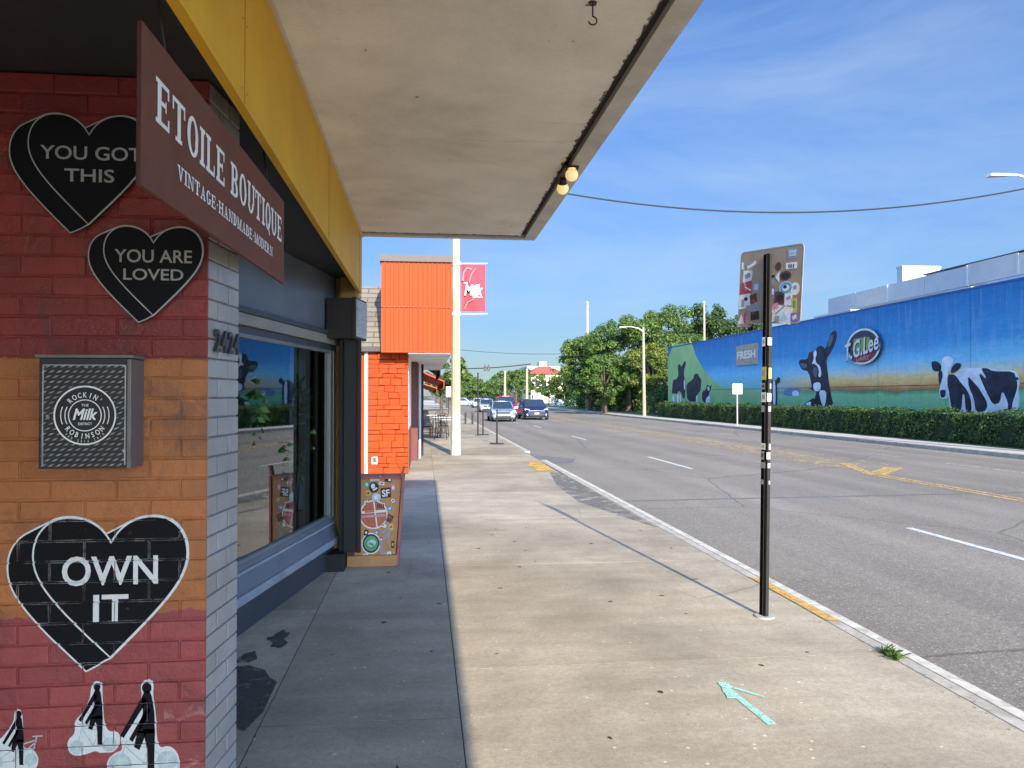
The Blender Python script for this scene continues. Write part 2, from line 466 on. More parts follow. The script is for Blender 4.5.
def mat_mural(name):
    """painted landscape: pale-to-deep blue sky, ochre and rust field bands, green pasture"""
    m, nt, bs, out = new_mat(name)
    tc = nt.nodes.new('ShaderNodeTexCoord'); v = tc.outputs['Object']
    mp = nd(nt, 'ShaderNodeMapping', Scale=(0.2, 0.35, 1.4)); nt.links.new(v, mp.inputs['Vector'])
    n = noise(nt, mp.outputs[0], 1.2, 7, 0.65, 0.4)
    sx = nt.nodes.new('ShaderNodeSeparateXYZ'); nt.links.new(v, sx.inputs[0])
    z = math_n(nt, 'ADD', sx.outputs['Z'], math_n(nt, 'MULTIPLY', math_n(nt, 'SUBTRACT', n, 0.5), 0.55))
    r = nt.nodes.new('ShaderNodeValToRGB'); cr = r.color_ramp
    cr.interpolation = 'LINEAR'
    stops = [(0.0, (0.20,0.46,0.18)), (0.29, (0.24,0.54,0.27)), (0.32, (0.16,0.21,0.09)), (0.345, (0.60,0.23,0.07)), (0.37, (0.78,0.42,0.13)), (0.43, (0.82,0.60,0.27)),
             (0.455, (0.55,0.64,0.55)), (0.53, (0.20,0.54,0.78)), (0.66, (0.04,0.27,0.58)), (1.0, (0.010,0.140,0.42))]
    cr.elements[0].position = stops[0][0]; cr.elements[0].color = c4(stops[0][1])
    cr.elements[1].position = 1.0; cr.elements[1].color = c4(stops[-1][1])
    for p, c in stops[1:-1]:
        e = cr.elements.new(p); e.color = c4(c)
    nt.links.new(math_n(nt, 'DIVIDE', z, 6.0), r.inputs['Fac'])
    # the field bands fade out towards the far end of the wall
    r2 = nt.nodes.new('ShaderNodeValToRGB'); c2 = r2.color_ramp
    st2 = [(0.0, (0.20,0.46,0.18)), (0.29, (0.22,0.52,0.28)), (0.36, (0.20,0.50,0.50)), (0.53, (0.16,0.50,0.78)), (0.66, (0.04,0.27,0.58)), (1.0, (0.010,0.140,0.42))]
    c2.elements[0].color = c4(st2[0][1]); c2.elements[1].color = c4(st2[-1][1])
    for p, c in st2[1:-1]:
        e = c2.elements.new(p); e.color = c4(c)
    nt.links.new(math_n(nt, 'DIVIDE', z, 6.0), r2.inputs['Fac'])
    far = math_n(nt, 'DIVIDE', math_n(nt, 'SUBTRACT', sx.outputs['Y'], 38.0), 8.0, True)
    c = mix(nt, far, r.outputs[0], r2.outputs[0])
    n2 = noise(nt, v, 6, 6)
    c = mix(nt, ramp(nt, n2, 0.3, 0.7), mix(nt, 1, c, (0.86, 0.88, 0.9), 'MULTIPLY'), c)
    mps = nd(nt, 'ShaderNodeMapping', Scale=(1, 1.6, 0.16)); nt.links.new(v, mps.inputs['Vector'])
    drip = noise(nt, mps.outputs[0], 2.2, 7, 0.7)
    c = mix(nt, math_n(nt, 'MULTIPLY', ramp(nt, drip, 0.52, 0.72), 0.30), c, (0.42, 0.50, 0.56))
    c = mix(nt, math_n(nt, 'MULTIPLY', ramp(nt, noise(nt, mps.outputs[0], 5.0, 6, 0.7), 0.56, 0.72), 0.28), c, (0.03, 0.05, 0.09))
    mpb = nd(nt, 'ShaderNodeMapping', Scale=(1, 0.5, 3.2)); nt.links.new(v, mpb.inputs['Vector'])
    brush = noise(nt, mpb.outputs[0], 2.5, 6, 0.75, 0.8)
    c = mix(nt, ramp(nt, brush, 0.3, 0.7), mix(nt, 1, c, (0.80, 0.84, 0.88), 'MULTIPLY'), mix(nt, 1, c, (1.14, 1.12, 1.08), 'MULTIPLY'))
    pan = math_n(nt, 'LESS_THAN', math_n(nt, 'ABSOLUTE', math_n(nt, 'SUBTRACT', math_n(nt, 'FRACT', math_n(nt, 'DIVIDE', sx.outputs['Y'], 6.1)), 0.5)), 0.003)
    c = mix(nt, math_n(nt, 'MULTIPLY', pan, 0.5), c, (0.02, 0.05, 0.10))
    nt.links.new(c, bs.inputs['Base Color']); bs.inputs['Roughness'].default_value = 0.7
    bump(nt, bs, noise(nt, v, 20, 3), 0.25, 0.01)
    return m

def mat_brick_paint(name):
    """brick painted dark red above, orange in the middle and rose red below"""
    m, nt, bs, out = new_mat(name)
    tc = nt.nodes.new('ShaderNodeTexCoord'); v = tc.outputs['Object']
    sx = nt.nodes.new('ShaderNodeSeparateXYZ'); nt.links.new(v, sx.inputs[0])
    edge = math_n(nt, 'MULTIPLY', math_n(nt, 'SUBTRACT', noise(nt, v, 30, 4), 0.5), 0.02)
    z = math_n(nt, 'ADD', sx.outputs['Z'], edge)
    n1 = noise(nt, v, 5, 7, 0.65); n2 = noise(nt, v, 45, 4)
    top = math_n(nt, 'GREATER_THAN', z, 1.838)
    low = math_n(nt, 'LESS_THAN', math_n(nt, 'ADD', z, math_n(nt, 'MULTIPLY', math_n(nt, 'SUBTRACT', n1, 0.5), 0.10)), 0.905)
    c = mix(nt, top, (0.42, 0.138, 0.036), (0.235, 0.023, 0.022))
    c = mix(nt, low, c, (0.325, 0.055, 0.056))
    g = nt.nodes.new('ShaderNodeNewGeometry')
    c = mix(nt, 1, c, ramp(nt, g.outputs['Random Per Island'], 0, 1, (0.80, 0.80, 0.82, 1), (1.05, 1.04, 1.02, 1)), 'MULTIPLY')
    c = mix(nt, ramp(nt, n1, 0.3, 0.7), mix(nt, 1, c, (0.74, 0.74, 0.76), 'MULTIPLY'), c)
    c = mix(nt, math_n(nt, 'MULTIPLY', ramp(nt, noise(nt, v, 3.5, 9, 0.75, 1.2), 0.52, 0.68), 0.6), c, (0.05, 0.03, 0.028))
    c = mix(nt, math_n(nt, 'MULTIPLY', ramp(nt, noise(nt, v, 24, 6, 0.8, .6), 0.62, 0.70), 0.5), c, (0.09, 0.045, 0.035))
    # chalky scuffs near the street corner, low down
    sc_ = math_n(nt, 'MULTIPLY', ramp(nt, noise(nt, v, 9, 8, 0.7, .5), 0.56, 0.64), math_n(nt, 'MULTIPLY', math_n(nt, 'SUBTRACT', 0.75, sx.outputs['Z'], True), math_n(nt, 'GREATER_THAN', sx.outputs['X'], -0.95)))
    c = mix(nt, math_n(nt, 'MULTIPLY', sc_, 1.1, True), c, (0.62, 0.36, 0.36))
    nt.links.new(c, bs.inputs['Base Color'])
    nt.links.new(math_n(nt, 'ADD', math_n(nt, 'MULTIPLY', n1, 0.3), 0.35), bs.inputs['Roughness'])
    n3 = noise(nt, v, 140, 3)
    bump(nt, bs, math_n(nt, 'ADD', math_n(nt, 'ADD', n2, math_n(nt, 'MULTIPLY', n3, 0.5)), math_n(nt, 'MULTIPLY', n1, 2)), 0.7, 0.005)
    return m

def mat_emit(name, col, strength):
    m, nt, bs, out = new_mat(name)
    bs.inputs['Base Color'].default_value = c4(col)
    bs.inputs['Emission Color'].default_value = c4(col); bs.inputs['Emission Strength'].default_value = strength
    return m

def mat_shingle(name, col):
    m, nt, bs, out = new_mat(name)
    tc = nt.nodes.new('ShaderNodeTexCoord'); v = tc.outputs['Object']
    br = nd(nt, 'ShaderNodeTexBrick', Scale=1.0)
    br.inputs['Brick Width'].default_value = 0.45; br.inputs['Row Height'].default_value = 0.13; br.inputs['Mortar Size'].default_value = 0.012
    br.inputs['Color1'].default_value = c4(col); br.inputs['Color2'].default_value = c4(sc(col, 0.7)); br.inputs['Mortar'].default_value = c4(sc(col, 0.35))
    mp = nd(nt, 'ShaderNodeMapping', Rotation=(rad(90), 0, 0)); nt.links.new(v, mp.inputs['Vector']); nt.links.new(mp.outputs[0], br.inputs['Vector'])
    c = mix(nt, noise(nt, v, 5, 6), mix(nt, 1, br.outputs['Color'], (0.7, 0.7, 0.7), 'MULTIPLY'), br.outputs['Color'])
    nt.links.new(c, bs.inputs['Base Color']); bs.inputs['Roughness'].default_value = 0.9
    return m

concrete = mat_concrete('sidewalk_concrete', (0.555, 0.475, 0.36))
concrete_far = M('far_concrete', (0.52, 0.46, 0.39), 0.85, 0.15, 1.5, 40)
kerb_mat = M('kerb_concrete', (0.44, 0.395, 0.315), 0.85, 0.22, 6, 80, 0.3, dirt=0.5)
kerb_light = M('kerb_edge_concrete', (0.60, 0.55, 0.45), 0.8, 0.24, 9, 90, 0.4, dirt=0.7)
joint_dirt = M('joint_dirt', (0.05, 0.045, 0.04), 0.95)
asphalt = mat_asphalt('asphalt', (0.335, 0.289, 0.232))
asphalt_dark = M('asphalt_patch', (0.17, 0.155, 0.15), 0.85, 0.2, 5, 90, 0.4)
white_paint = mat_worn('white_road_paint', (0.62, 0.59, 0.53), 0.40, 16)
white_worn = mat_worn('white_road_paint_worn', (0.52, 0.50, 0.45), 0.50, 8)
yellow_paint = mat_worn('yellow_road_paint', (0.62, 0.40, 0.12), 0.485, 9)
yellow_worn = mat_worn('yellow_road_paint_worn', (0.52, 0.38, 0.20), 0.56, 3)
mint_spray = mat_worn('mint_spray_paint', (0.36, 0.72, 0.54), 0.44, 45)
ground_mat = M('ground_soil', (0.10, 0.11, 0.05), 0.95, 0.3, 0.3, 8, 0.3)
brick_paint = mat_brick_paint('painted_brick')
grey_brick = M('grey_painted_brick', (0.34, 0.325, 0.30), 0.5, 0.12, 6, 60, 0.35, island=0.18, dirt=0.25)
grey_mortar = M('grey_mortar', (0.17, 0.17, 0.19), 0.8, 0.2, 8)
black_worn = mat_worn('worn_black_paint', (0.008, 0.008, 0.010), 0.30, 16); black_worn.node_tree.nodes['Principled BSDF'].inputs['Specular IOR Level'].default_value = .12
black_paint = M('black_paint', (0.008, 0.008, 0.010), 0.6, 0.3, 8, 60, 0.2, 0, 0.12)
board_black = M('black_sign_board', (0.006, 0.006, 0.008), 0.6, 0.2, 5, 40, 0.1, 0, 0.12)
letter_worn = mat_worn('worn_letter_paint', (0.66, 0.65, 0.63), 0.33, 18)
line_white = M('white_line_paint', (0.62, 0.62, 0.60), 0.6, 0.15, 20)
letter_grey = M('pale_letter_paint', (0.66, 0.65, 0.63), 0.6, 0.15, 20)
pale_paint = M('pale_stencil_paint', (0.62, 0.64, 0.62), 0.65, 0.2, 25)
wheel_paint = M('mint_grey_stencil_paint', (0.42, 0.50, 0.48), 0.65, 0.25, 25)
soffit_dark = M('dark_soffit', (0.035, 0.034, 0.036), 0.7, 0.2, 3)
fascia_yellow = M('yellow_fascia', (0.66, 0.37, 0.03), 0.6, 0.10, 2.5, 50, 0.15, 0, 0.2, dirt=0.05)
fascia_edge = M('cream_trim', (0.62, 0.50, 0.32), 0.6, 0.1)
canopy_under = M('canopy_underside', (0.78, 0.72, 0.62), 0.75, 0.14, 1.6, 45, 0.3, dirt=0.22)
canopy_trim = M('canopy_trim', (0.56, 0.52, 0.46), 0.6, 0.15, 4, dirt=0.3)
dark_groove = M('dark_groove', (0.03, 0.026, 0.024), 0.85)
slate = M('slate_paint', (0.135, 0.155, 0.185), 0.45, 0.15, 3, 60, 0.12, dirt=0.15)
slate_dark = M('dark_slate_paint', (0.05, 0.056, 0.066), 0.5, 0.2, 4, dirt=0.2)
slate_light = M('pale_ledge_paint', (0.30, 0.32, 0.35), 0.5, 0.15, 5, dirt=0.25)
head_trim = M('window_head_trim', (0.27, 0.25, 0.22), 0.5, 0.12, 4, dirt=0.2)
frame_grey = M('frame_grey_metal', (0.20, 0.21, 0.21), 0.4, 0.1, 5, metal=0.3)
post_black = M('black_post_paint', (0.010, 0.010, 0.012), 0.55, 0.2, 6)
interior = M('shop_interior', (0.20, 0.20, 0.19), 0.85, 0.2, 2)
curtain_mat = M('grey_curtain', (0.34, 0.37, 0.34), 0.85, 0.15, 4)
pane_glass = mat_glass('window_glass')
brown_sign = M('brown_sign_board', (0.155, 0.058, 0.036), 0.7, 0.18, 5, 60, 0.15, 0, 0.15, dirt=0.25)
sign_edge = M('dark_sign_edge', (0.06, 0.012, 0.012), 0.6)
cream_letter = M('cream_letter_paint', (0.80, 0.78, 0.74), 0.5, 0.08, 15)
steel_dark = M('diamond_plate_steel', (0.022, 0.023, 0.025), 0.5, 0.25, 10, metal=0.0)
steel_ridge = M('diamond_plate_ridge', (0.34, 0.345, 0.35), 0.45, 0.35, 14)
box_side = M('box_side_metal', (0.17, 0.15, 0.14), 0.5, 0.15, 10, metal=0.3, dirt=0.2)
box_badge = M('badge_black', (0.01, 0.01, 0.016), 0.5)
number_metal = M('number_metal', (0.06, 0.06, 0.065), 0.35, 0.1, metal=0.6)
ac_dark = M('air_conditioner_case', (0.03, 0.026, 0.026), 0.6, 0.2, 6, dirt=0.3)
ac_grille = M('air_conditioner_grille', (0.50, 0.51, 0.52), 0.5, 0.15, 20, dirt=0.3)
ply = M('plywood', (0.50, 0.235, 0.095), 0.65, 0.16, 5, 70, 0.2, dirt=0.28, stretch=(1, 1, 0.25))
red_board = M('faded_red_board', (0.40, 0.13, 0.11), 0.65, 0.2, 7, dirt=0.3)
orange_brick = M('orange_painted_brick', (0.37, 0.048, 0.006), 0.7, 0.16, 3, 30, 0.8, 0, 0.2, dirt=0.10)
orange_panel = M('orange_sheet_metal', (0.37, 0.058, 0.012), 0.6, 0.12, 2.5, 30, 0.08, 0, 0.15, dirt=0.08, stretch=(2.5, 1, 0.12))
coping = M('grey_coping', (0.11, 0.085, 0.075), 0.6, 0.15)
white_soffit = M('white_soffit', (0.66, 0.66, 0.66), 0.7, 0.06)
white_wall = M('white_wall_paint', (0.74, 0.74, 0.73), 0.65, 0.06, 2)
brown_wall = M('brown_wainscot', (0.28, 0.085, 0.035), 0.6, 0.15, 3)
shingle = mat_shingle('roof_shingles', (0.24, 0.21, 0.16))
pole_conc = M('pole_concrete', (0.36, 0.325, 0.235), 0.8, 0.10, 3, 60, 0.2)
pole_mint = M('pole_mint_paint', (0.36, 0.41, 0.36), 0.75, 0.12, 5, 60, 0.15, dirt=0.15)
banner_red = M('banner_red', (0.36, 0.035, 0.055), 0.7, 0.08, 3)
banner_pale = M('banner_pink_stroke', (0.42, 0.15, 0.18), 0.7)
white_plain = M('white_enamel', (0.55, 0.55, 0.54), 0.45, 0.05)
metal_pale = M('pale_galvanised_metal', (0.62, 0.61, 0.56), 0.5, 0.08, 4, metal=0.1)
metal_dark = M('dark_metal', (0.045, 0.042, 0.04), 0.45, 0.2, 8, metal=0.3)
post_dark = M('sign_post_paint', (0.0045, 0.004, 0.004), 0.75, 0.25, 9, 70, 0.1, 0, 0.06)
post_edge = M('sign_post_edge', (0.022, 0.019, 0.017), 0.6, 0.2, 9)
sign_back = M('bare_sign_back', (0.42, 0.33, 0.23), 0.5, 0.15, 6, 50, 0.1, metal=0.35, dirt=0.15)
sign_rim = M('sign_rim', (0.55, 0.52, 0.46), 0.4, 0.1, metal=0.5)
cable_mat = M('cable_rubber', (0.02, 0.02, 0.022), 0.6)
mural = mat_mural('landscape_mural')
mural_black = M('mural_black', (0.028, 0.034, 0.058), 0.7, 0.75, 2.2)
mural_white = M('mural_white', (0.70, 0.74, 0.80), 0.7, 0.24, 2)
mural_grey = M('mural_grey', (0.10, 0.12, 0.16), 0.6, 0.25, 3)
mural_green = M('mural_green', (0.27, 0.48, 0.20), 0.6, 0.15, 0.8)
mural_blue = M('mural_bluegrey', (0.12, 0.22, 0.42), 0.6)
wood_sign = M('weathered_crate_board', (0.36, 0.31, 0.25), 0.7, 0.2, 4)
logo_ring = M('logo_silver', (0.60, 0.61, 0.60), 0.5, 0.1)
logo_navy = M('logo_navy', (0.03, 0.03, 0.07), 0.5)
logo_green = M('logo_green', (0.22, 0.32, 0.08), 0.5, 0.2, 2)
logo_red = M('logo_maroon', (0.20, 0.03, 0.05), 0.5)
pale_panel = M('pale_roof_panel', (0.52, 0.50, 0.47), 0.6, 0.06, 1.5)
roof_beam = M('weathered_beam', (0.45, 0.40, 0.32), 0.7, 0.15)
cream_wall = M('cream_stucco', (0.70, 0.58, 0.36), 0.8, 0.06)
red_tile = M('red_tile_roof', (0.42, 0.11, 0.07), 0.8, 0.15, 2)
bark = M('tree_bark', (0.10, 0.075, 0.05), 0.9, 0.25, 3, 20, 0.6)
leaf_oak = mat_leaf('oak_leaves', (0.055, 0.105, 0.026), (0.105, 0.170, 0.042), (0.18, 0.245, 0.065))
leaf_pale = mat_leaf('pale_leaves', (0.10, 0.14, 0.03), (0.17, 0.20, 0.045), (0.25, 0.26, 0.06))
leaf_dark = mat_leaf('dark_leaves', (0.03, 0.065, 0.02), (0.065, 0.11, 0.034), (0.11, 0.16, 0.05))
leaf_hedge = mat_leaf('hedge_leaves', (0.035, 0.07, 0.02), (0.075, 0.13, 0.034), (0.14, 0.20, 0.055))
leaf_house = mat_leaf('house_plant_leaves', (0.05, 0.12, 0.03), (0.09, 0.19, 0.05), (0.16, 0.26, 0.08))
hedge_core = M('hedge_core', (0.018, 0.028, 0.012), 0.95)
grass_mat = M('dry_grass', (0.12, 0.15, 0.05), 0.9, 0.3, 1.5, 15, 0.3)
tyre_mat = M('tyre_rubber', (0.015, 0.015, 0.016), 0.85)
rim_mat = M('wheel_rim', (0.5, 0.5, 0.52), 0.3, metal=0.8)
car_glass = M('car_glass', (0.018, 0.035, 0.06), 0.08, 0.1, spec=0.9, bmp=0)
headlamp = M('headlamp_lens', (0.75, 0.78, 0.8), 0.12, 0.05, spec=0.8, bmp=0)
plate_mat = M('number_plate', (0.6, 0.62, 0.64), 0.4, bmp=0)
trim_black = M('black_plastic', (0.015, 0.015, 0.016), 0.5)
bulb_mat = mat_emit('lamp_bulb', (0.85, 0.62, 0.26), 0.28)
COLS = {}
def flatc(name, col, rough=0.55):
    return M(name, col, rough, 0.12, 30, 120, 0.05)
st_white = flatc('sticker_white', (0.78, 0.77, 0.74)); st_tape = flatc('weathered_sticker', (0.34, 0.33, 0.30)); st_black = flatc('sticker_black', (0.02, 0.02, 0.02)); st_red = flatc('sticker_red', (0.50, 0.06, 0.06))
st_blue = flatc('sticker_blue', (0.10, 0.35, 0.55)); st_pale = flatc('sticker_pale_blue', (0.45, 0.62, 0.70)); st_brown = flatc('sticker_brown', (0.10, 0.05, 0.03))
st_pink = flatc('sticker_pink', (0.62, 0.30, 0.32)); st_yellow = flatc('sticker_yellow', (0.60, 0.48, 0.12)); st_purple = flatc('sticker_purple', (0.25, 0.20, 0.42))
st_grey = flatc('sticker_grey', (0.30, 0.32, 0.34)); st_green = flatc('sticker_green', (0.12, 0.34, 0.14)); st_orange = flatc('sticker_orange', (0.52, 0.13, 0.06))

# ---- outlines of painted work, metres on the wall planes (horizontal, height)
COW_BIG = [('white', [(28.32, 2.55), (27.96, 2.78), (26.82, 2.78), (25.47, 2.64), (25.13, 2.58), (24.98, 2.28), (25.07, 1.84), (24.99, 1.61), (25.1, 1.1), (26.63, 1.06), (27.86, 1.08), (28.64, 1.1), (28.73, 1.6), (28.75, 2.19)]), ('black', [(26.88, 2.75), (26.55, 2.74), (26.29, 2.61), (25.27, 2.58), (25.16, 2.35), (25.09, 2.1), (25.14, 1.87), (25.34, 1.47), (25.39, 1.13), (25.59, 1.12), (25.54, 1.46), (25.83, 1.92), (25.94, 1.46), (26.2, 1.38), (26.36, 1.46), (26.62, 1.84), (26.83, 2.2), (26.99, 2.48), (26.93, 2.56), (26.66, 2.35), (26.64, 2.43), (26.82, 2.63)]), ('black', [(27.61, 2.49), (27.27, 2.21), (27.05, 2.04), (26.62, 1.53), (26.57, 1.3), (26.74, 1.1), (27.2, 1.09), (27.28, 1.61), (27.56, 2.05)]), ('black', [(28.74, 2.57), (28.32, 2.55), (27.96, 2.18), (27.68, 1.97), (27.45, 1.61), (27.4, 1.09), (27.74, 1.08), (27.79, 1.77), (27.91, 1.77), (27.98, 1.07), (28.52, 1.06), (28.63, 1.6), (28.75, 2.15)]), ('white', [(28.98, 3.27), (28.67, 3.32), (28.37, 3.14), (28.56, 2.77), (28.74, 2.61), (28.81, 2.19), (28.63, 1.77), (28.76, 1.58), (29.2, 1.58), (29.29, 1.86), (29.19, 2.15), (29.02, 2.57), (29.15, 2.92), (29.08, 3.17)]), ('black', [(29.76, 3.09), (29.63, 3.14), (29.37, 3.12), (29.13, 2.96), (29.15, 2.71), (29.44, 2.7), (29.67, 2.77)]), ('black', [(29.32, 2.69), (29.1, 2.73), (29.03, 2.53), (29.19, 2.17), (29.28, 2.2)]), ('black', [(28.56, 2.6), (28.49, 2.85), (28.25, 3.01), (27.98, 2.97), (27.95, 2.89), (28.04, 2.77), (28.32, 2.63)]), ('black', [(29.22, 1.92), (29.03, 1.96), (28.84, 1.93), (28.91, 1.65), (29.16, 1.62)]), ('black', [(25.13, 2.39), (25.01, 2.33), (25.04, 2.26), (25.16, 2.28)])]
COW_HEAD = [('black', [(40.03, 4.07), (39.67, 4.11), (39.31, 4.15), (39.01, 4.37), (38.61, 4.37), (38.27, 4.15), (37.93, 4.65), (37.7, 4.97), (37.27, 5.08), (37.06, 4.87), (37.28, 4.37), (37.72, 3.94), (38.16, 3.62), (38.06, 3.09), (37.85, 2.1), (37.43, 1.08), (39.58, 1.04), (39.34, 1.7), (39.22, 1.94), (39.69, 2.03), (39.99, 2.07), (39.69, 2.18), (40.04, 3.04), (40.79, 3.15), (41.17, 3.51), (41.04, 3.75), (40.16, 3.71)]), ('white', [(39.55, 4.04), (39.25, 4.19), (39.13, 3.96), (39.31, 3.73), (39.2, 3.46), (38.79, 3.29), (38.66, 2.88), (38.8, 2.67), (39.03, 2.77), (38.91, 3.0), (39.08, 3.31), (39.55, 3.47), (39.73, 3.39), (39.43, 3.74)]), ('white', [(39.57, 2.36), (39.09, 2.46), (38.72, 2.35), (38.81, 2.0), (39.22, 1.93), (39.51, 2.06)]), ('white', [(38.98, 2.0), (38.18, 1.99), (38.19, 1.47), (38.42, 1.06), (38.65, 1.23)]), ('grey', [(41.02, 3.54), (40.22, 3.47), (40.16, 3.25), (40.73, 3.21)]), ('grey', [(39.56, 3.14), (39.32, 3.25), (39.03, 3.18), (39.15, 2.71), (39.44, 2.72)]), ('grey', [(37.98, 4.59), (37.65, 4.88), (37.38, 4.78), (37.6, 4.39), (37.93, 4.18)]), ('black', [(40.56, 1.21), (39.94, 1.46), (39.34, 1.64), (39.23, 1.05), (40.81, 1.02)]), ('white', [(40.63, 1.03), (40.19, 1.34), (39.72, 1.41), (39.88, 1.04)])]
COW_CALF = [('black', [(45.75, 2.25), (45.12, 2.52), (44.66, 2.71), (43.92, 2.63), (43.92, 2.76), (43.56, 2.83), (43.39, 2.69), (43.49, 2.49), (43.9, 2.4), (43.79, 1.97), (43.87, 0.98), (45.92, 0.94), (46.07, 1.7)]), ('white', [(44.44, 2.64), (44.07, 2.63), (44.06, 0.97), (44.41, 0.97)]), ('white', [(45.6, 1.7), (45.13, 1.7), (45.14, 0.96), (45.53, 0.95)])]
BARN = [('bluegrey', [(43.0, 2.09), (41.45, 2.17), (41.06, 2.08), (41.13, 1.7), (43.01, 1.7)]), ('white', [(41.98, 1.7), (41.91, 1.96), (41.58, 2.02), (41.19, 1.95), (41.16, 1.7)])]
COW_A = [('black', [(63.59, 1.8), (63.32, 3.05), (62.3, 3.11), (61.8, 3.42), (62.04, 4.24), (61.42, 4.38), (61.18, 4.05), (60.22, 4.61), (59.96, 4.32), (60.46, 3.78), (60.47, 3.31), (60.07, 2.82), (60.25, 1.48), (60.84, 1.48), (61.08, 1.96), (61.81, 2.13), (62.31, 1.8), (62.82, 1.97), (63.47, 1.47)]), ('white', [(63.46, 1.8), (63.07, 1.97), (62.88, 1.15), (63.29, 1.14)]), ('white', [(62.19, 1.8), (61.81, 1.96), (61.77, 1.07), (62.07, 1.07)]), ('white', [(60.47, 3.07), (60.16, 2.9), (60.22, 2.12), (60.45, 2.28)]), ('white', [(61.57, 1.8), (61.13, 1.8), (61.09, 1.16), (61.45, 1.16)])]
COW_B = [('black', [(59.89, 2.66), (58.3, 3.02), (58.07, 3.4), (57.31, 3.45), (56.89, 3.14), (56.48, 2.91), (56.7, 2.09), (57.44, 1.8), (57.66, 1.19), (59.67, 1.33), (59.89, 2.11)]), ('white', [(57.66, 1.72), (57.33, 1.76), (57.4, 1.19), (57.66, 1.19)])]
COW_C = [('black', [(56.38, 2.02), (55.56, 2.16), (55.36, 2.59), (54.77, 2.37), (54.38, 2.58), (54.48, 2.29), (54.97, 1.79), (55.58, 1.14), (56.39, 1.35)]), ('white', [(55.26, 2.45), (54.81, 2.3), (54.87, 2.08), (55.17, 2.08)]), ('white', [(55.57, 1.5), (54.77, 1.79), (54.68, 1.22), (55.58, 1.14)])]
FIELD = [(64.5, 6.16), (58.71, 5.89), (58.27, 5.55), (57.62, 4.75), (56.57, 4.03), (55.15, 3.24), (53.61, 2.64), (52.33, 2.27), (49.6, 2.18), (45.99, 2.08), (46.0, 0.98), (64.56, 0.71)]
RIDER_C = [('pale', [(-1.099, 0.457), (-1.05, 0.54), (-1.025, 0.599), (-1.033, 0.636), (-1.022, 0.66), (-0.997, 0.663), (-0.985, 0.642), (-0.989, 0.604), (-0.978, 0.537), (-0.974, 0.447), (-0.963, 0.409), (-0.934, 0.419), (-0.905, 0.399), (-0.891, 0.36), (-0.897, 0.308), (-0.915, 0.28), (-1.148, 0.293), (-1.145, 0.374), (-1.12, 0.402), (-1.092, 0.408), (-1.099, 0.438)]), ('black', [(-0.993, 0.631), (-0.994, 0.622), (-0.999, 0.616), (-1.006, 0.612), (-1.013, 0.613), (-1.02, 0.617), (-1.025, 0.624), (-1.027, 0.632), (-1.025, 0.641), (-1.021, 0.647), (-1.014, 0.651), (-1.006, 0.65), (-0.999, 0.646), (-0.994, 0.639)]), ('black', [(-1.018, 0.621), (-1.0, 0.62), (-0.992, 0.601), (-0.983, 0.541), (-0.98, 0.464), (-1.039, 0.47), (-1.023, 0.542), (-1.027, 0.599)]), ('black', [(-1.025, 0.601), (-1.008, 0.585), (-1.089, 0.453), (-1.101, 0.464)]), ('black', [(-1.008, 0.56), (-0.995, 0.55), (-1.058, 0.437), (-1.07, 0.448)]), ('black', [(-1.022, 0.483), (-0.98, 0.481), (-0.982, 0.339), (-0.976, 0.33), (-1.005, 0.331), (-1.008, 0.408)]), ('black', [(-1.04, 0.48), (-1.009, 0.469), (-1.034, 0.407), (-1.053, 0.419)])]
RIDER_B = [('pale', [(-1.262, 0.52), (-1.234, 0.548), (-1.207, 0.599), (-1.204, 0.643), (-1.19, 0.666), (-1.165, 0.657), (-1.164, 0.612), (-1.156, 0.478), (-1.099, 0.479), (-1.106, 0.409), (-1.17, 0.401), (-1.184, 0.413), (-1.219, 0.4), (-1.254, 0.394), (-1.283, 0.418), (-1.283, 0.455), (-1.255, 0.479)]), ('black', [(-1.17, 0.642), (-1.172, 0.636), (-1.175, 0.632), (-1.18, 0.629), (-1.185, 0.629), (-1.19, 0.632), (-1.193, 0.637), (-1.194, 0.643), (-1.193, 0.649), (-1.19, 0.653), (-1.185, 0.656), (-1.18, 0.656), (-1.175, 0.653), (-1.172, 0.648)]), ('black', [(-1.188, 0.635), (-1.175, 0.634), (-1.17, 0.621), (-1.164, 0.579), (-1.162, 0.526), (-1.202, 0.53), (-1.192, 0.581), (-1.194, 0.62)]), ('black', [(-1.193, 0.621), (-1.181, 0.61), (-1.237, 0.518), (-1.246, 0.526)]), ('black', [(-1.181, 0.593), (-1.172, 0.586), (-1.216, 0.507), (-1.224, 0.515)]), ('black', [(-1.19, 0.539), (-1.162, 0.538), (-1.163, 0.439), (-1.159, 0.433), (-1.179, 0.434), (-1.181, 0.487)]), ('black', [(-1.203, 0.537), (-1.181, 0.529), (-1.199, 0.487), (-1.212, 0.494)])]
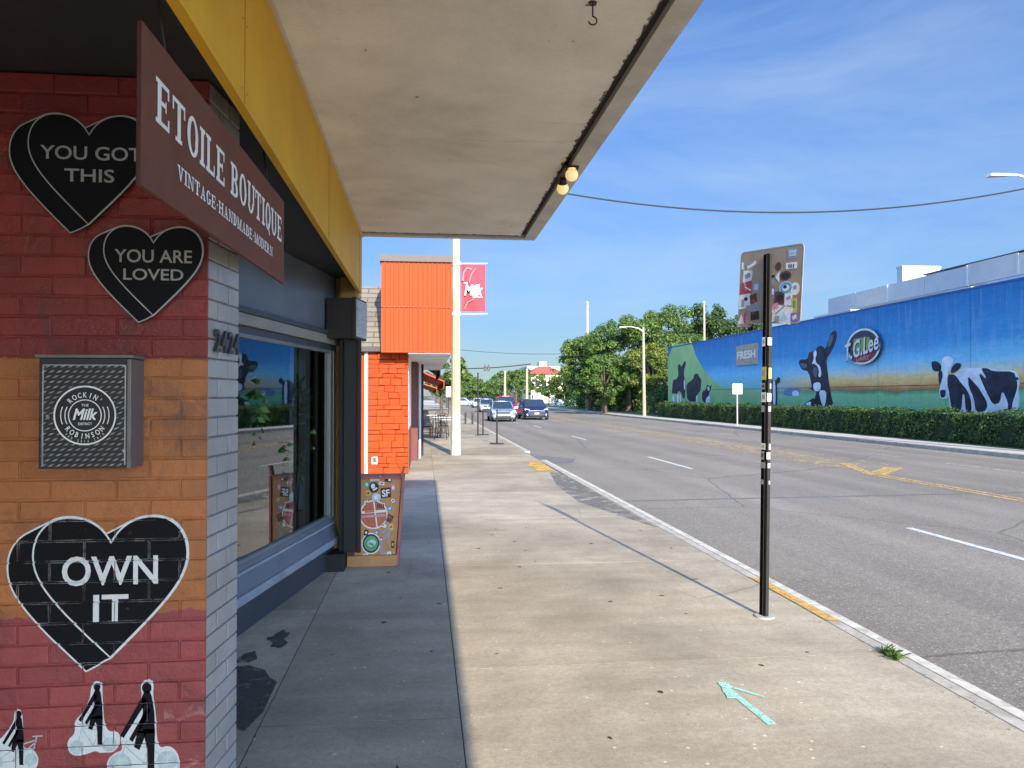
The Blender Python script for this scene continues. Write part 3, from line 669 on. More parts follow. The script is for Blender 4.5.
RIDER_A = [('pale', [(-1.553, 0.461), (-1.512, 0.463), (-1.465, 0.53), (-1.466, 0.559), (-1.455, 0.577), (-1.436, 0.565), (-1.433, 0.455), (-1.429, 0.426), (-1.401, 0.431), (-1.38, 0.394), (-1.387, 0.36), (-1.407, 0.336), (-1.566, 0.345)]), ('black', [(-1.439, 0.556), (-1.44, 0.551), (-1.443, 0.547), (-1.447, 0.545), (-1.452, 0.546), (-1.456, 0.548), (-1.459, 0.552), (-1.46, 0.557), (-1.459, 0.562), (-1.456, 0.566), (-1.452, 0.569), (-1.447, 0.568), (-1.443, 0.566), (-1.44, 0.562)]), ('black', [(-1.455, 0.55), (-1.444, 0.55), (-1.439, 0.538), (-1.434, 0.502), (-1.431, 0.455), (-1.467, 0.459), (-1.458, 0.503), (-1.46, 0.537)]), ('black', [(-1.459, 0.538), (-1.448, 0.529), (-1.497, 0.449), (-1.504, 0.455)]), ('black', [(-1.448, 0.513), (-1.441, 0.507), (-1.478, 0.439), (-1.485, 0.445)]), ('black', [(-1.456, 0.466), (-1.432, 0.465), (-1.433, 0.379), (-1.429, 0.373), (-1.446, 0.374), (-1.448, 0.421)]), ('black', [(-1.468, 0.465), (-1.449, 0.458), (-1.464, 0.421), (-1.475, 0.427)])]
WHEELS = [[(-1.251, 0.427), (-1.223, 0.426)], [(-1.102, 0.357), (-1.059, 0.354)], [(-0.937, 0.363), (-0.898, 0.361)], [(-1.408, 0.391), (-1.384, 0.39)], [(-1.525, 0.387), (-1.499, 0.385)], [(-1.138, 0.433), (-1.11, 0.431)]]
H1 = {'cx': -1.21, 'w': 0.42, 'top': 2.72, 'tip': 2.317, 'off': (-0.06, -0.031)}
H2 = {'cx': -0.984, 'w': 0.35, 'top': 2.319, 'tip': 1.991, 'off': (-0.05, -0.024)}
H3 = {'cx': -1.139, 'w': 0.545, 'top': 1.261, 'tip': 0.742, 'off': (-0.082, -0.043)}
T1 = [(-1.376, 2.596), (-1.032, 2.553), (-1.293, 2.518), (-1.122, 2.47)]
T2 = [(-1.119, 2.231), (-0.849, 2.185), (-1.088, 2.161), (-0.879, 2.12)]
T3 = [(-1.307, 1.116), (-0.974, 1.009), (-1.199, 0.975), (-1.077, 0.877)]

# ------------------------------------------------------------------ the ground, road and pavements
b = MB(); b.box(-2500, 2500, -400, 4500, -1.2, -0.16); struct(b.build('ground', ground_mat))
b = MB(); b.box(3.2, 17.2, -60, 1200, -0.3, -0.13); road = struct(b.build('road', asphalt))

def strip(x, y0, y1, w, z=-0.126, m=0, mb=None):
    mb.poly([(x-w/2, y0, z), (x+w/2, y0, z), (x+w/2, y1, z), (x-w/2, y1, z)], m)
for y0, y1 in ((-3.5, -0.4), (7.0, 10.0), (18.7, 22.5), (31.5, 34.6), (44, 47), (56, 59), (68, 71), (80, 83), (92, 95), (104, 107)):
    b = MB(); strip(6.66, y0, y1, 0.11, mb=b); b.build('lane_dash', white_paint, road)
for y0, y1 in ((4.2, 7.3), (16.5, 19.6), (21.4, 23.6), (33, 36), (45, 48), (57, 60), (70, 73)):
    b = MB(); strip(14.1, y0, y1, 0.11, mb=b); b.build('lane_dash', white_worn, road)
b = MB(); strip(16.7, -20, 150, 0.12, mb=b); b.build('edge_line', white_worn, road)
b = MB(); strip(10.30, -20, 17.2, 0.11, mb=b); strip(10.52, -20, 16.9, 0.11, mb=b)
b.build('centre_line', yellow_paint, road)
b = MB()
b.poly([(10.25, 17.0, -.125), (10.6, 16.7, -.125), (12.1, 18.35, -.125), (11.75, 18.6, -.125)])
b.poly([(10.25, 17.02, -.1245), (10.5, 17.02, -.1245), (11.4, 19.6, -.1245), (11.15, 19.75, -.1245)])
b.build('turn_lane_marking', yellow_paint, road)
b = MB()
for x, w in ((10.2, 0.12), (10.45, 0.12), (12.0, 0.12), (12.25, 0.12)): strip(x, 19, 110, w, mb=b)
strip(11.1, 18.5, 70, 1.2, z=-.127, mb=b)
b.build('turn_lane_line', yellow_worn, road)
b = MB()                                                             # dark tar patch at the dropped kerb and a repaired trench
b.poly([(3.22, 20.4, -.1255), (4.0, 20.7, -.1255), (4.35, 22.0, -.1255), (3.6, 23.2, -.1255), (3.22, 23.0, -.1255)])
b.poly([(3.3, 13.05, -.127), (17.0, 13.6, -.127), (17.0, 13.72, -.127), (3.3, 13.16, -.127)])
b.build('tar_patch', asphalt_dark, road)

# near pavement: cast slabs over a dirt bed
def slab(mb, x0, x1, y0, y1, z1=0.0, z0=-0.03, g=0.003, ch=0.0008):
    dz = random.uniform(-.0003, .0003); z1 += dz
    x0 += g; x1 -= g; y0 += g; y1 -= g
    mb.raw([(x0,y0,z0),(x1,y0,z0),(x1,y1,z0),(x0,y1,z0), (x0,y0,z1-ch),(x1,y0,z1-ch),(x1,y1,z1-ch),(x0,y1,z1-ch),
            (x0+ch,y0+ch,z1),(x1-ch,y0+ch,z1),(x1-ch,y1-ch,z1),(x0+ch,y1-ch,z1)],
           [(8,9,10,11),(0,1,5,4),(1,2,6,5),(2,3,7,6),(3,0,4,7),(4,5,9,8),(5,6,10,9),(6,7,11,10),(7,4,8,11)])
sw = MB()
y = -7.0
ys_mid = [-7 + .0 + k*1.02 for k in range(26)]
off = 4.10 - ys_mid[11]
ys_mid = [v + off for v in ys_mid]
for a, c in zip(ys_mid[:-1], ys_mid[1:]): slab(sw, -0.845, 0.19, a, c)
for a, c in zip([ys_mid[-1] + 1.5*k for k in range(80)], [ys_mid[-1] + 1.5*(k+1) for k in range(80)]): slab(sw, -0.845, 0.19, a, c)
ys_out = [4.81 - 2.92*4 + 2.92*k for k in range(52)]
for a, c in zip(ys_out[:-1], ys_out[1:]):
    if a < 18 and c > 18.1: slab(sw, 0.19, 2.98, a, c)
    else: slab(sw, 0.19, 3.015, a, c)
for a, c in zip([-7 + 1.9*k for k in range(8)], [-7 + 1.9*(k+1) for k in range(8)]): slab(sw, -3.2, -0.845, a, c)
slab(sw, -6, -0.845, 8.2, 17.5)
pavement = struct(sw.build('pavement', concrete))
b = MB(); b.box(-3.2, 3.02, -8, 145, -0.16, -0.0012); struct(b.build('pavement_bed', joint_dirt))
# kerb with a paler worn outer arris
kb = MB()
for k in range(60):
    a, c = -9 + k*2.5, -9 + (k+1)*2.5
    if c > 20.2 and a < 23.4:
        if a < 20.2: c = 20.2
        elif c > 23.4: a = 23.4
        else: continue
    kb.box(3.02, 3.115, a+.003, c-.003, -.2, .0, 0)
    kb.box(3.116, 3.205, a+.002, c-.002, -.2, .004, 1)
kerb = struct(kb.build('kerb', [kerb_mat, kerb_light], bevel=.006))
b = MB(); b.hexa([(3.02,20.2,-.2),(3.5,20.2,-.2),(3.5,23.4,-.2),(3.02,23.4,-.2)], [(3.02,20.2,-.02),(3.5,20.2,-.128),(3.5,23.4,-.128),(3.02,23.4,-.02)])
b.build('dropped_kerb', asphalt_dark, kerb)
b = MB(); b.poly([(3.022, 5.55, .0045), (3.112, 5.5, .0045), (3.112, 6.85, .0045), (3.022, 6.95, .0045)])
b.build('kerb_paint', mat_worn('yellow_kerb_paint', (0.62, 0.36, 0.08), 0.44, 14), kerb)
b = MB(); b.poly([(2.55, 17.2, .006), (2.9, 17.0, .006), (2.98, 19.2, .006), (2.7, 19.6, .006), (2.5, 18.6, .006)])
b.build('ramp_paint', mat_worn('yellow_ramp_paint', (0.66, 0.38, 0.06), 0.45, 3), pavement)
b = MB()                                                             # broken asphalt infill along the kerb ramp
b.poly([(2.45, 12.2, .005), (2.98, 9.6, .005), (3.0, 16.8, .005), (2.75, 16.9, .005), (2.5, 14.5, .005)])
b.build('patched_strip', mat_worn('dark_worn_patch', (0.17, 0.16, 0.145), 0.52, 3.5), pavement)
# green sprayed arrow
b = MB()
def stroke(p, q, w0, w1, z=.005):
    p, q = Vector((p[0], p[1], 0)), Vector((q[0], q[1], 0)); d = (q-p).normalized(); n = Vector((-d.y, d.x, 0)); pts = []
    for i in range(9):
        t = i/8; pts.append(p.lerp(q, t) + n*((w0+(w1-w0)*t)/2*random.uniform(.85, 1.15)))
    for i in range(9):
        t = 1 - i/8; pts.append(p.lerp(q, t) - n*((w0+(w1-w0)*t)/2*random.uniform(.85, 1.15)))
    b.poly([(a.x, a.y, z) for a in pts])
stroke((1.735, 4.39), (1.785, 3.82), .040, .046, .005); stroke((1.73, 4.40), (1.90, 4.17), .03, .022, .0056); stroke((1.755, 4.41), (1.715, 4.17), .055, .05, .0062)
b.build('painted_arrow', mint_spray, pavement)
# damp stains on the apron beside the pier
def blob(mb, cx, cy, rx, ry, z, n=26, j=.3, seed=1):
    r = random.Random(seed); ph = [r.uniform(0, 6.28) for _ in range(4)]
    pts = []
    for k in range(n):
        t = 2*math.pi*k/n
        q = 1 + j*(.5*math.sin(2*t+ph[0]) + .4*math.sin(3*t+ph[1]) + .35*math.sin(5*t+ph[2]) + .25*math.sin(9*t+ph[3]))
        pts.append((cx + rx*q*math.cos(t), cy + ry*q*math.sin(t), z))
    mb.poly(pts)
b = MB()
b.poly([(-1.02, 4.15, .004), (-.905, 4.05, .004), (-.86, 4.28, .004), (-.87, 4.72, .004), (-.93, 4.8, .004), (-.98, 4.93, .004), (-1.1, 5.03, .004), (-1.3, 5.0, .004), (-1.3, 4.2, .004)])
blob(b, -1.14, 5.18, .05, .12, .004, seed=3); blob(b, -1.01, 5.55, .07, .16, .004, j=.5, seed=5)
b.build('damp_stain', mat_worn('damp_stain', (0.06, 0.055, 0.045), 0.45, 11), pavement)
# gum and dirt spots
b = MB(); r = random.Random(11)
for k in range(46):
    x, yy = r.uniform(-.6, 2.8), r.uniform(3.3, 11)
    blob(b, x, yy, r.uniform(.008, .022), r.uniform(.008, .026), .0035 + k*1e-5, 12, .35, k)
b.build('gum_spot', M('old_gum', (0.05, 0.045, 0.04), 0.8), pavement)
# dry leaves and grit gathered along the kerb and the wall
r = random.Random(21); b = MB()
def flake(x, yy, z, s):
    a = r.uniform(0, 6.28); t = r.uniform(-.35, .35); ca, sa = math.cos(a)*s, math.sin(a)*s
    b.poly([(x+ca, yy+sa, z+.002+abs(t)*s), (x-sa*.45, yy+ca*.45, z+.002), (x-ca, yy-sa, z+.003), (x+sa*.45, yy-ca*.45, z+.002+abs(t)*s*.6)])
for k in range(420): flake(3.015 + abs(r.gauss(0, .05))*(-1 if r.random() < .7 else .5), 3.3 + 18*r.random()**1.3, .003, r.uniform(.003, .012))
for k in range(160): flake(r.uniform(.3, 2.9), 3.3 + 10*r.random(), .003, r.uniform(.002, .007))
for k in range(90): flake(-.85 + r.gauss(0, .06), 3.3 + 4.3*r.random(), .003, r.uniform(.003, .009))
for k in range(300): flake(3.24 + abs(r.gauss(0, .12)), 3.3 + 22*r.random(), -.128, r.uniform(.004, .015))
lit = b.build('leaf_litter', M('dry_leaf_litter', (0.16, 0.11, 0.06), 0.9, 0.4, 30, island=.7))
tag(lit, 'dry leaf litter and grit scattered along the kerb and pavement', 'litter', kind='stuff')
# far pavement
b = MB()
for k in range(60):
    a = -30 + k*3.0; b.box(17.2, 17.39, a+.003, a+2.997, -.25, 0.0)
struct(b.build('far_kerb', kerb_mat, bevel=.01))
b = MB(); b.box(17.4, 18.75, -30, 300, -.2, 0.0); struct(b.build('far_pavement', concrete_far))
b = MB(); b.box(18.75, 60, 64, 220, -.2, 0.02); b.box(18.75, 20.88, -30, 64, -.2, 0.02); struct(b.build('grass_verge', grass_mat))
b = MB(); b.box(-20, 3.0, 146, 300, -.2, -0.01); struct(b.build('far_forecourt', concrete_far))

# ------------------------------------------------------------------ the boutique building
YW = 2.966                     # street-facing brick wall plane
CH, BL = 0.0743, 0.226         # brick course and length
shop = thing('boutique_building', (-2.0, 5.0, 0), 'brick shop with painted side wall, slanted display window, yellow fascia and flat canopy', 'shop')
rects = []
bw = MB()
z_anchor = 1.841
k0 = -int(z_anchor / CH)
for k in range(k0, 15):
    z0 = z_anchor + k*CH; z1 = z0 + CH
    if z0 < 0.0 or z1 > 2.89: continue
    x_off = -1.232 if k % 2 == 0 else -1.124
    n0 = int((-3.2 - x_off)/BL) - 1
    for j in range(n0, 4):
        a, c = x_off + j*BL, x_off + (j+1)*BL
        a, c = max(a, -3.2), min(c, -.805)
        if c - a < .02: continue
        g = .0035
        x0, x1 = a + g, (c - g if c < -.806 else c)
        bot, top = z0 + g, z1 - g
        d = random.uniform(.002, .0045); dy = random.uniform(-.0012, .0016)
        bw.raw([(x0, YW+.012, bot), (x1, YW+.012, bot), (x1, YW+.012, top), (x0, YW+.012, top),
                (x0, YW+.0028+dy, bot), (x1, YW+.0028+dy, bot), (x1, YW+.0028+dy, top), (x0, YW+.0028+dy, top),
                (x0+d, YW+dy, bot+d), (x1-(d if x1 < -.806 else 0), YW+dy, bot+d), (x1-(d if x1 < -.806 else 0), YW+dy, top-d), (x0+d, YW+dy, top-d)],
               [(0,1,5,4),(1,2,6,5),(2,3,7,6),(3,0,4,7),(4,5,9,8),(5,6,10,9),(6,7,11,10),(7,4,8,11),(8,9,10,11)])
        rects.append((x0-.0012, x1+.0012, bot-.0012, top+.0012, dy))
bw.box(-3.2, -.807, YW+.007, YW+.3, 0, 2.88)
side_wall = bw.build('brick_side_wall', brick_paint, shop)

def clip(poly, x0, x1, z0, z1):
    for ax, lim, sgn in ((0, x0, 1), (0, x1, -1), (1, z0, 1), (1, z1, -1)):
        out = []
        for i in range(len(poly)):
            p, q = poly[i-1], poly[i]
            dp, dq = (p[ax]-lim)*sgn, (q[ax]-lim)*sgn
            if dp >= 0: out.append(p)
            if dp*dq < 0:
                t = dp/(dp-dq); out.append((p[0]+(q[0]-p[0])*t, p[1]+(q[1]-p[1])*t))
        # crossing points must come between p and q in order
        poly = out
        if len(poly) < 3: return []
    return poly
def tri2d(poly):
    """triangulate a simple 2D polygon"""
    from mathutils.geometry import tessellate_polygon
    return [[poly[i] for i in t] for t in tessellate_polygon([[Vector((p[0], p[1], 0)) for p in poly]])]
def paint(mb, polys, lift, m=0):
    """a coat of paint that follows the brick faces and the joints between them"""
    for poly in polys:
        for t in tri2d(poly):
            xs = [p[0] for p in t]; zs = [p[1] for p in t]
            for x0, x1, z0, z1, dy in rects:
                if x1 < min(xs) or x0 > max(xs) or z1 < min(zs) or z0 > max(zs): continue
                c = clip(t, x0, x1, z0, z1)
                if len(c) >= 3: mb.poly([(p[0], YW+dy-lift, p[1]) for p in c], m)
            mb.poly([(p[0], YW+.0068-lift, p[1]) for p in t], m)

def bez(p0, c0, c1, p1, n):
    return [tuple((1-t)**3*a + 3*(1-t)**2*t*b_ + 3*(1-t)*t*t*c + t**3*d for a, b_, c, d in zip(p0, c0, c1, p1)) for t in [i/n for i in range(n)]]
def heart_pts(n=12):
    r = bez((0, .815), (.05, .93), (.15, 1.0), (.27, 1.0), n) + bez((.27, 1.0), (.41, 1.0), (.5, .89), (.5, .73), n) + bez((.5, .73), (.5, .54), (.34, .36), (0, 0), n)
    return r + [(0, 0)] + [(-x, y) for x, y in r[:0:-1]]
def heart_shape(H, scale=1.0):
    h = H['top'] - H['tip']; zc = H['tip'] + h*.55
    return [(H['cx'] + x*H['w']*scale, zc + (H['tip'] + y*h - zc)*scale) for x, y in heart_pts()]
def swept(H, scale=1.0):
    """outline of the heart pushed back along its offset (star-shaped about its middle)"""
    base = heart_shape(H, scale); ox, oz = H['off']
    hs = [[(x+ox*t, z+oz*t) for x, z in base] for t in [i/10 for i in range(11)]]
    cx, cz = H['cx'] + ox*.5, H['tip'] + (H['top']-H['tip'])*.52 + oz*.5
    out = []
    for k in range(220):
        a = 2*math.pi*k/220; dx, dz = math.cos(a), math.sin(a); best = 0
        for h in hs:
            for i in range(len(h)):
                (x1, z1), (x2, z2) = h[i-1], h[i]
                ex, ez = x2-x1, z2-z1; den = dx*ez - dz*ex
                if abs(den) < 1e-12: continue
                t = ((x1-cx)*ez - (z1-cz)*ex)/den; u = ((x1-cx)*dz - (z1-cz)*dx)/den
                if 0 <= u <= 1 and t > best: best = t
        out.append((cx+dx*best, cz+dz*best))
    return out
def ribbon(pts, w, closed=True):
    n = len(pts); nor = []
    for i in range(n):
        p, q = pts[i-1] if (closed or i) else pts[i], pts[(i+1) % n] if (closed or i < n-1) else pts[i]
        dx, dz = q[0]-p[0], q[1]-p[1]; l = math.hypot(dx, dz) or 1; nor.append((-dz/l, dx/l))
    o = []
    for i in range(n if closed else n-1):
        j = (i+1) % n
        o.append([(pts[i][0]+nor[i][0]*w/2, pts[i][1]+nor[i][1]*w/2), (pts[j][0]+nor[j][0]*w/2, pts[j][1]+nor[j][1]*w/2),
                  (pts[j][0]-nor[j][0]*w/2, pts[j][1]-nor[j][1]*w/2), (pts[i][0]-nor[i][0]*w/2, pts[i][1]-nor[i][1]*w/2)])
    return o

def chaikin(p, n=2):
    for _ in range(n):
        o = []
        for i in range(len(p)):
            a, b_ = p[i], p[(i+1) % len(p)]
            o += [(a[0]*.75+b_[0]*.25, a[1]*.75+b_[1]*.25), (a[0]*.25+b_[0]*.75, a[1]*.25+b_[1]*.75)]
        p = o
    return p
# painted heart: OWN IT
ph = MB()
paint(ph, [swept(H3)], .0004, 0)
for t in tri2d(swept(H3, .985)):                                       # dust-pale arrises where the paint has rubbed thin
    for x0, x1, z0, z1, dy in rects:
        if x1 < min(p[0] for p in t) or x0 > max(p[0] for p in t) or z1 < min(p[1] for p in t) or z0 > max(p[1] for p in t): continue
        for e in ((x0, x1, z0, z0+.0022), (x0, x1, z1-.0022, z1), (x1-.0022, x1, z0, z1), (x0, x0+.0022, z0, z1)):
            c = clip(t, *e)
            if len(c) >= 3: ph.poly([(p[0], YW+dy-.0007, p[1]) for p in c], 3)
paint(ph, ribbon(swept(H3), .006), .0010, 1)
paint(ph, ribbon(heart_shape(H3, .985), .006), .0014, 1)
for t, (x0, x1, z0, z1) in (('OWN', (T3[0][0], T3[1][0], T3[1][1], T3[0][1])), ('IT', (T3[2][0], T3[3][0], T3[3][1], T3[2][1]))):
    v, f = fit_text(t, x0, x1, z0, z1, bold=.018)
    paint(ph, [[v[i] for i in q] for q in f], .0018, 2)
o = ph.build('painted_heart', [black_worn, letter_worn, letter_worn, mat_worn('rubbed_arris', (0.20, 0.20, 0.20), 0.53, 7)], side_wall)
o['label'] = 'black heart painted on the bricks reading OWN IT'
# stencilled cyclists
for nm, wl_ in (('RIDER_A', (3, 4)), ('RIDER_B', (0, 5)), ('RIDER_C', (1, 2))):
    mb = MB(); D_ = {'RIDER_A': RIDER_A, 'RIDER_B': RIDER_B, 'RIDER_C': RIDER_C}[nm]
    paint(mb, [chaikin(D_[0][1])], .0004, 0)
    for w in wl_:
        (cx, cz), (ex, ez) = WHEELS[w]; rr = ex - cx
        circ = [(cx + rr*math.cos(t*math.pi/9), cz + rr*math.sin(t*math.pi/9)) for t in range(18)]
        paint(mb, [circ], .0008, 2)
        paint(mb, ribbon(circ, .004), .0012, 0)
        for q in range(5):
            a = q*math.pi/5 + .3
            paint(mb, [[(cx-rr*math.cos(a)-.001, cz-rr*math.sin(a)), (cx-rr*math.cos(a)+.001, cz-rr*math.sin(a)), (cx+rr*math.cos(a)+.001, cz+rr*math.sin(a)), (cx+rr*math.cos(a)-.001, cz+rr*math.sin(a))]], .0012, 0)
    (ax, az), (bx, bz) = WHEELS[wl_[0]][0], WHEELS[wl_[1]][0]
    hx, hz = (ax+bx)/2, (az+bz)/2
    for p, q in (((ax, az), (ax+.02, az+.08)), ((ax+.02, az+.07), (hx+.02, hz+.055)), ((ax+.02, az+.065), (hx, hz)), ((hx, hz), (bx, bz)), ((hx+.02, hz+.06), (bx, bz)), ((hx, hz), (hx+.025, hz+.07)), ((ax+.005, az+.083), (ax+.04, az+.083))):
        paint(mb, ribbon([p, q], .004, False), .0014, 2)
    paint(mb, [q_[1] for q_ in D_[1:]], .0018, 1)
    mb.build('stencilled_cyclist', [mat_worn('worn_pale_stencil', (0.62, 0.64, 0.62), 0.32, 20), black_worn, wheel_paint], side_wall)

# pier: its street side is grey painted brick
PA, PB = Vector((-.805, YW+.0145, 0)), Vector((-.770, 3.30, 0))
pd = (PB-PA); pl = pd.length; pd.normalize(); pn = Vector((pd.y, -pd.x, 0))
mb = MB()
for k in range(k0, 15):
    z0 = z_anchor + k*CH; z1 = z0 + CH
    if z0 < 0 or z1 > 2.89: continue
    cuts = [0.0] + ([.10, pl] if k % 2 == 0 else [.21, pl])
    for a, c in zip(cuts[:-1], cuts[1:]):
        g = .0035; d = .0028
        u0, u1 = a + (.007 if a > 0 else 0), c - (.007 if c < pl else 0)
        bot, top = z0+g, z1-g
        q = lambda u, z, nn: PA + pd*u + pn*nn + Vector((0, 0, z))
        mb.raw([q(u0,bot,-.012), q(u1,bot,-.012), q(u1,top,-.012), q(u0,top,-.012), q(u0,bot,-.0025), q(u1,bot,-.0025), q(u1,top,-.0025), q(u0,top,-.0025),
                q(u0+d,bot+d,0), q(u1-d,bot+d,0), q(u1-d,top-d,0), q(u0+d,top-d,0)],
               [(0,1,5,4),(1,2,6,5),(2,3,7,6),(3,0,4,7),(4,5,9,8),(5,6,10,9),(6,7,11,10),(7,4,8,11),(8,9,10,11)], 0)
core = [PA - pn*.007, PB - pn*.007, Vector((-1.7, 3.30, 0)), Vector((-1.7, YW+.302, 0)), Vector((-.9, YW+.302, 0)), Vector((-.83, YW+.1, 0))]
mb.prism(core, (0, 0, 2.88), 1)
mb.build('brick_pier', [grey_brick, grey_mortar], shop)

# slanted display front
th = rad(10.2)
WD = Vector((math.sin(th), math.cos(th), 0)); WN = Vector((math.cos(th), -math.sin(th), 0)); WZ = Vector((0, 0, 1))
WO = Vector((-.80, 8.3, 0))
S0, S1 = -5.02, -.41          # near end behind the pier, far end at the post
def wbox(mb, s0, s1, n0, n1, z0, z1, m=0): mb.obox(WO, WD, WZ, WN, s0, s1, z0, z1, n0, n1, m)
mb = MB()
wbox(mb, S0, S1, -.12, -.03, 0, .235, 0)
wbox(mb, S0, S1, -.12, .03, .236, .30, 1)
W = lambda s, n, z: WO + WD*s + WN*n + WZ*z
mb.hexa([W(S0,-.12,.301), W(S1,-.12,.301), W(S1,.012,.301), W(S0,.012,.301)], [W(S0,-.12,.43), W(S1,-.12,.43), W(S1,-.022,.43), W(S0,-.022,.43)], 2)
wbox(mb, S0, S1, -.10, -.008, .431, .452, 1)
wbox(mb, S0, S1, -.08, -.02, .453, .50, 2)
mb.build('window_bulkhead', [slate_dark, slate_light, slate], shop, bevel=.004)
mb = MB()
wbox(mb, S0, S1, -.10, .03, 2.29, 2.33, 0); wbox(mb, S0, S1, -.10, .01, 2.205, 2.289, 1); wbox(mb, S0, S1, -.10, -.02, 2.15, 2.204, 0)
head = mb.build('window_head', [slate_dark, head_trim], shop, bevel=.004)
mb = MB(); wbox(mb, S0, S1, -.10, -.02, 2.331, 2.884)
mb.build('transom_panel', slate, shop)
win = MB()
for s0, s1 in ((S1-.09, S1), (S1-.20, S1-.12), (S0, S0+.06)):
    wbox(win, s0, s1, -.09, -.015, .50, 2.15)
wbox(win, S0+.06, S1-.2, -.075, -.02, .50, .53); wbox(win, S0+.06, S1-.2, -.075, -.02, 2.12, 2.15)
wf = win.build('window', frame_grey, shop, bevel=.004)
mb = MB(); mb.poly([W(S0+.06, -.045, .52), W(S1-.2, -.045, .52), W(S1-.2, -.045, 2.13), W(S0+.06, -.045, 2.13)])
mb.build('pane', pane_glass, wf)
mb = MB(); mb.box(-.79, -.635, 7.66, 7.72, .17, 2.34); mb.box(-.84, -.65, 7.722, 7.90, .17, 2.34); mb.box(-.98, -.775, 7.60, 7.90, 0, .168); mb.box(-.66, -.622, 7.64, 7.69, .17, 2.33)
mb.box(-.80, -.62, 7.63, 7.90, 2.341, 2.39)
mb.build('corner_post', post_black, shop, bevel=.004)
mb = MB(); mb.box(-.84, -.69, 7.80, 8.02, 2.391, 2.884, 0); mb.box(-1.3, -.841, 7.905, 8.02, 2.3, 2.884, 0); mb.box(-6, -.79, 7.905, 8.02, 0, 2.298, 0); mb.box(-6, -1.31, 7.905, 8.02, 2.3, 3.34, 0)
mb.build('end_wall', M('yellow_brown_wall', (0.36, 0.22, 0.06), 0.7), shop)
# canopy, fascia, soffit, roof mass
mb = MB(); mb.box(-3.2, -.686, -4.2, 8.02, 2.885, 2.95)
mb.build('dark_soffit', soffit_dark, shop)
mb = MB(); mb.box(-.685, -.65, -4.2, 8.04, 2.75, 3.355, 0); mb.box(-.684, -.651, 7.95, 8.04, 2.70, 2.749, 1); mb.box(-.652, -.635, -4.2, 8.04, 3.335, 3.356, 1)
for yy in (.4, 2.85, 5.3, 7.75):
    mb.box(-.6499, -.6478, yy, yy+.003, 2.756, 3.33, 2)
    for z in (2.80, 3.05, 3.28):
        for d_ in (-.03, .034): mb.cyl((-.650, yy+d_, z), (-.6478, yy+d_, z), .004, n=8, m=2)
mb.build('yellow_fascia', [fascia_yellow, fascia_edge, M('fascia_seam', (0.36, 0.19, 0.02), 0.6)], shop)
mb = MB()
mb.box(-.65, .985, -4.2, 7.90, 3.36, 3.46, 0)
mb.box(.986, 1.03, -4.2, 7.90, 3.385, 3.46, 2); mb.box(-.65, 1.03, 7.901, 7.945, 3.385, 3.46, 2)
mb.box(1.031, 1.15, -4.2, 8.04, 3.345, 3.465, 1); mb.box(-.649, 1.0305, 7.946, 8.04, 3.345, 3.465, 1)
for yy in (-2.6, 1.1, 4.6): mb.box(-.64, .985, yy, yy+.012, 3.357, 3.37, 0)
r_ = random.Random(4)
def ragged(x_edge, y0, y1, wmin, wmax, n, z):
    pts = [(x_edge - wmin - (wmax-wmin)*r_.random()**3, y0 + (y1-y0)*k/n, z) for k in range(n+1)]
    for a, c in zip(pts[:-1], pts[1:]): mb.poly([a, (x_edge, a[1], z), (x_edge, c[1], z), c], 3)
ragged(.984, -4.0, 7.88, .001, .022, 420, 3.3575)
for a in range(40):
    x0 = -.64 + a*.04; mb.poly([(x0, 7.88-.03*r_.random()**2, 3.3573), (x0+.04, 7.88-.03*r_.random()**2, 3.3573), (x0+.04, 7.899, 3.3573), (x0, 7.899, 3.3573)], 3)
for k in range(14): blob_c = (r_.uniform(-.5, .9), r_.uniform(2.6, 7.7)); mb.disc((blob_c[0], blob_c[1], 3.357-k*1e-5), (1,0,0), (0,-1,0), 0, 0, r_.uniform(.003, .010), r_.uniform(.003, .014), 9, 4)
def crack(x, y_, dx, dy_, n):
    for k in range(n):
        nx, ny = x + dx + r_.uniform(-.02, .02), y_ + dy_ + r_.uniform(-.03, .03)
        l = math.hypot(nx-x, ny-y_); ox, oy = -(ny-y_)/l*.0012, (nx-x)/l*.0012
        mb.poly([(x-ox, y_-oy, 3.3568), (nx-ox, ny-oy, 3.3568), (nx+ox, ny+oy, 3.3568), (x+ox, y_+oy, 3.3568)], 4); x, y_ = nx, ny
crack(.96, 4.9, -.05, .008, 14); crack(-.62, 6.4, .05, .02, 13)
canopy = mb.build('canopy', [canopy_under, canopy_trim, dark_groove, mat_worn('canopy_grime', (0.09, 0.07, 0.05), 0.46, 9), M('canopy_crack', (0.30, 0.25, 0.20), 0.9)], shop)
mb = MB(); mb.box(-6.0, -.78, -4.2, 8.0, 3.36, 4.5)
mb.build('unseen_light_block', M('light_block_stucco', (0.4, 0.3, 0.2), 0.8), shop)  # unseen mass over the soffit, added to block light
# unseen front beside the camera, added to enclose and deepen the shade
mb = MB(); mb.box(-3.4, -3.2, -4.2, 3.27, 0, 2.885)
for yy in (-4.6, -2.2, .2): mb.box(-3.2, -3.17, yy, yy+1.7, .5, 2.3, 1)
mb.build('unseen_shade_front', [slate_light, car_glass], shop)
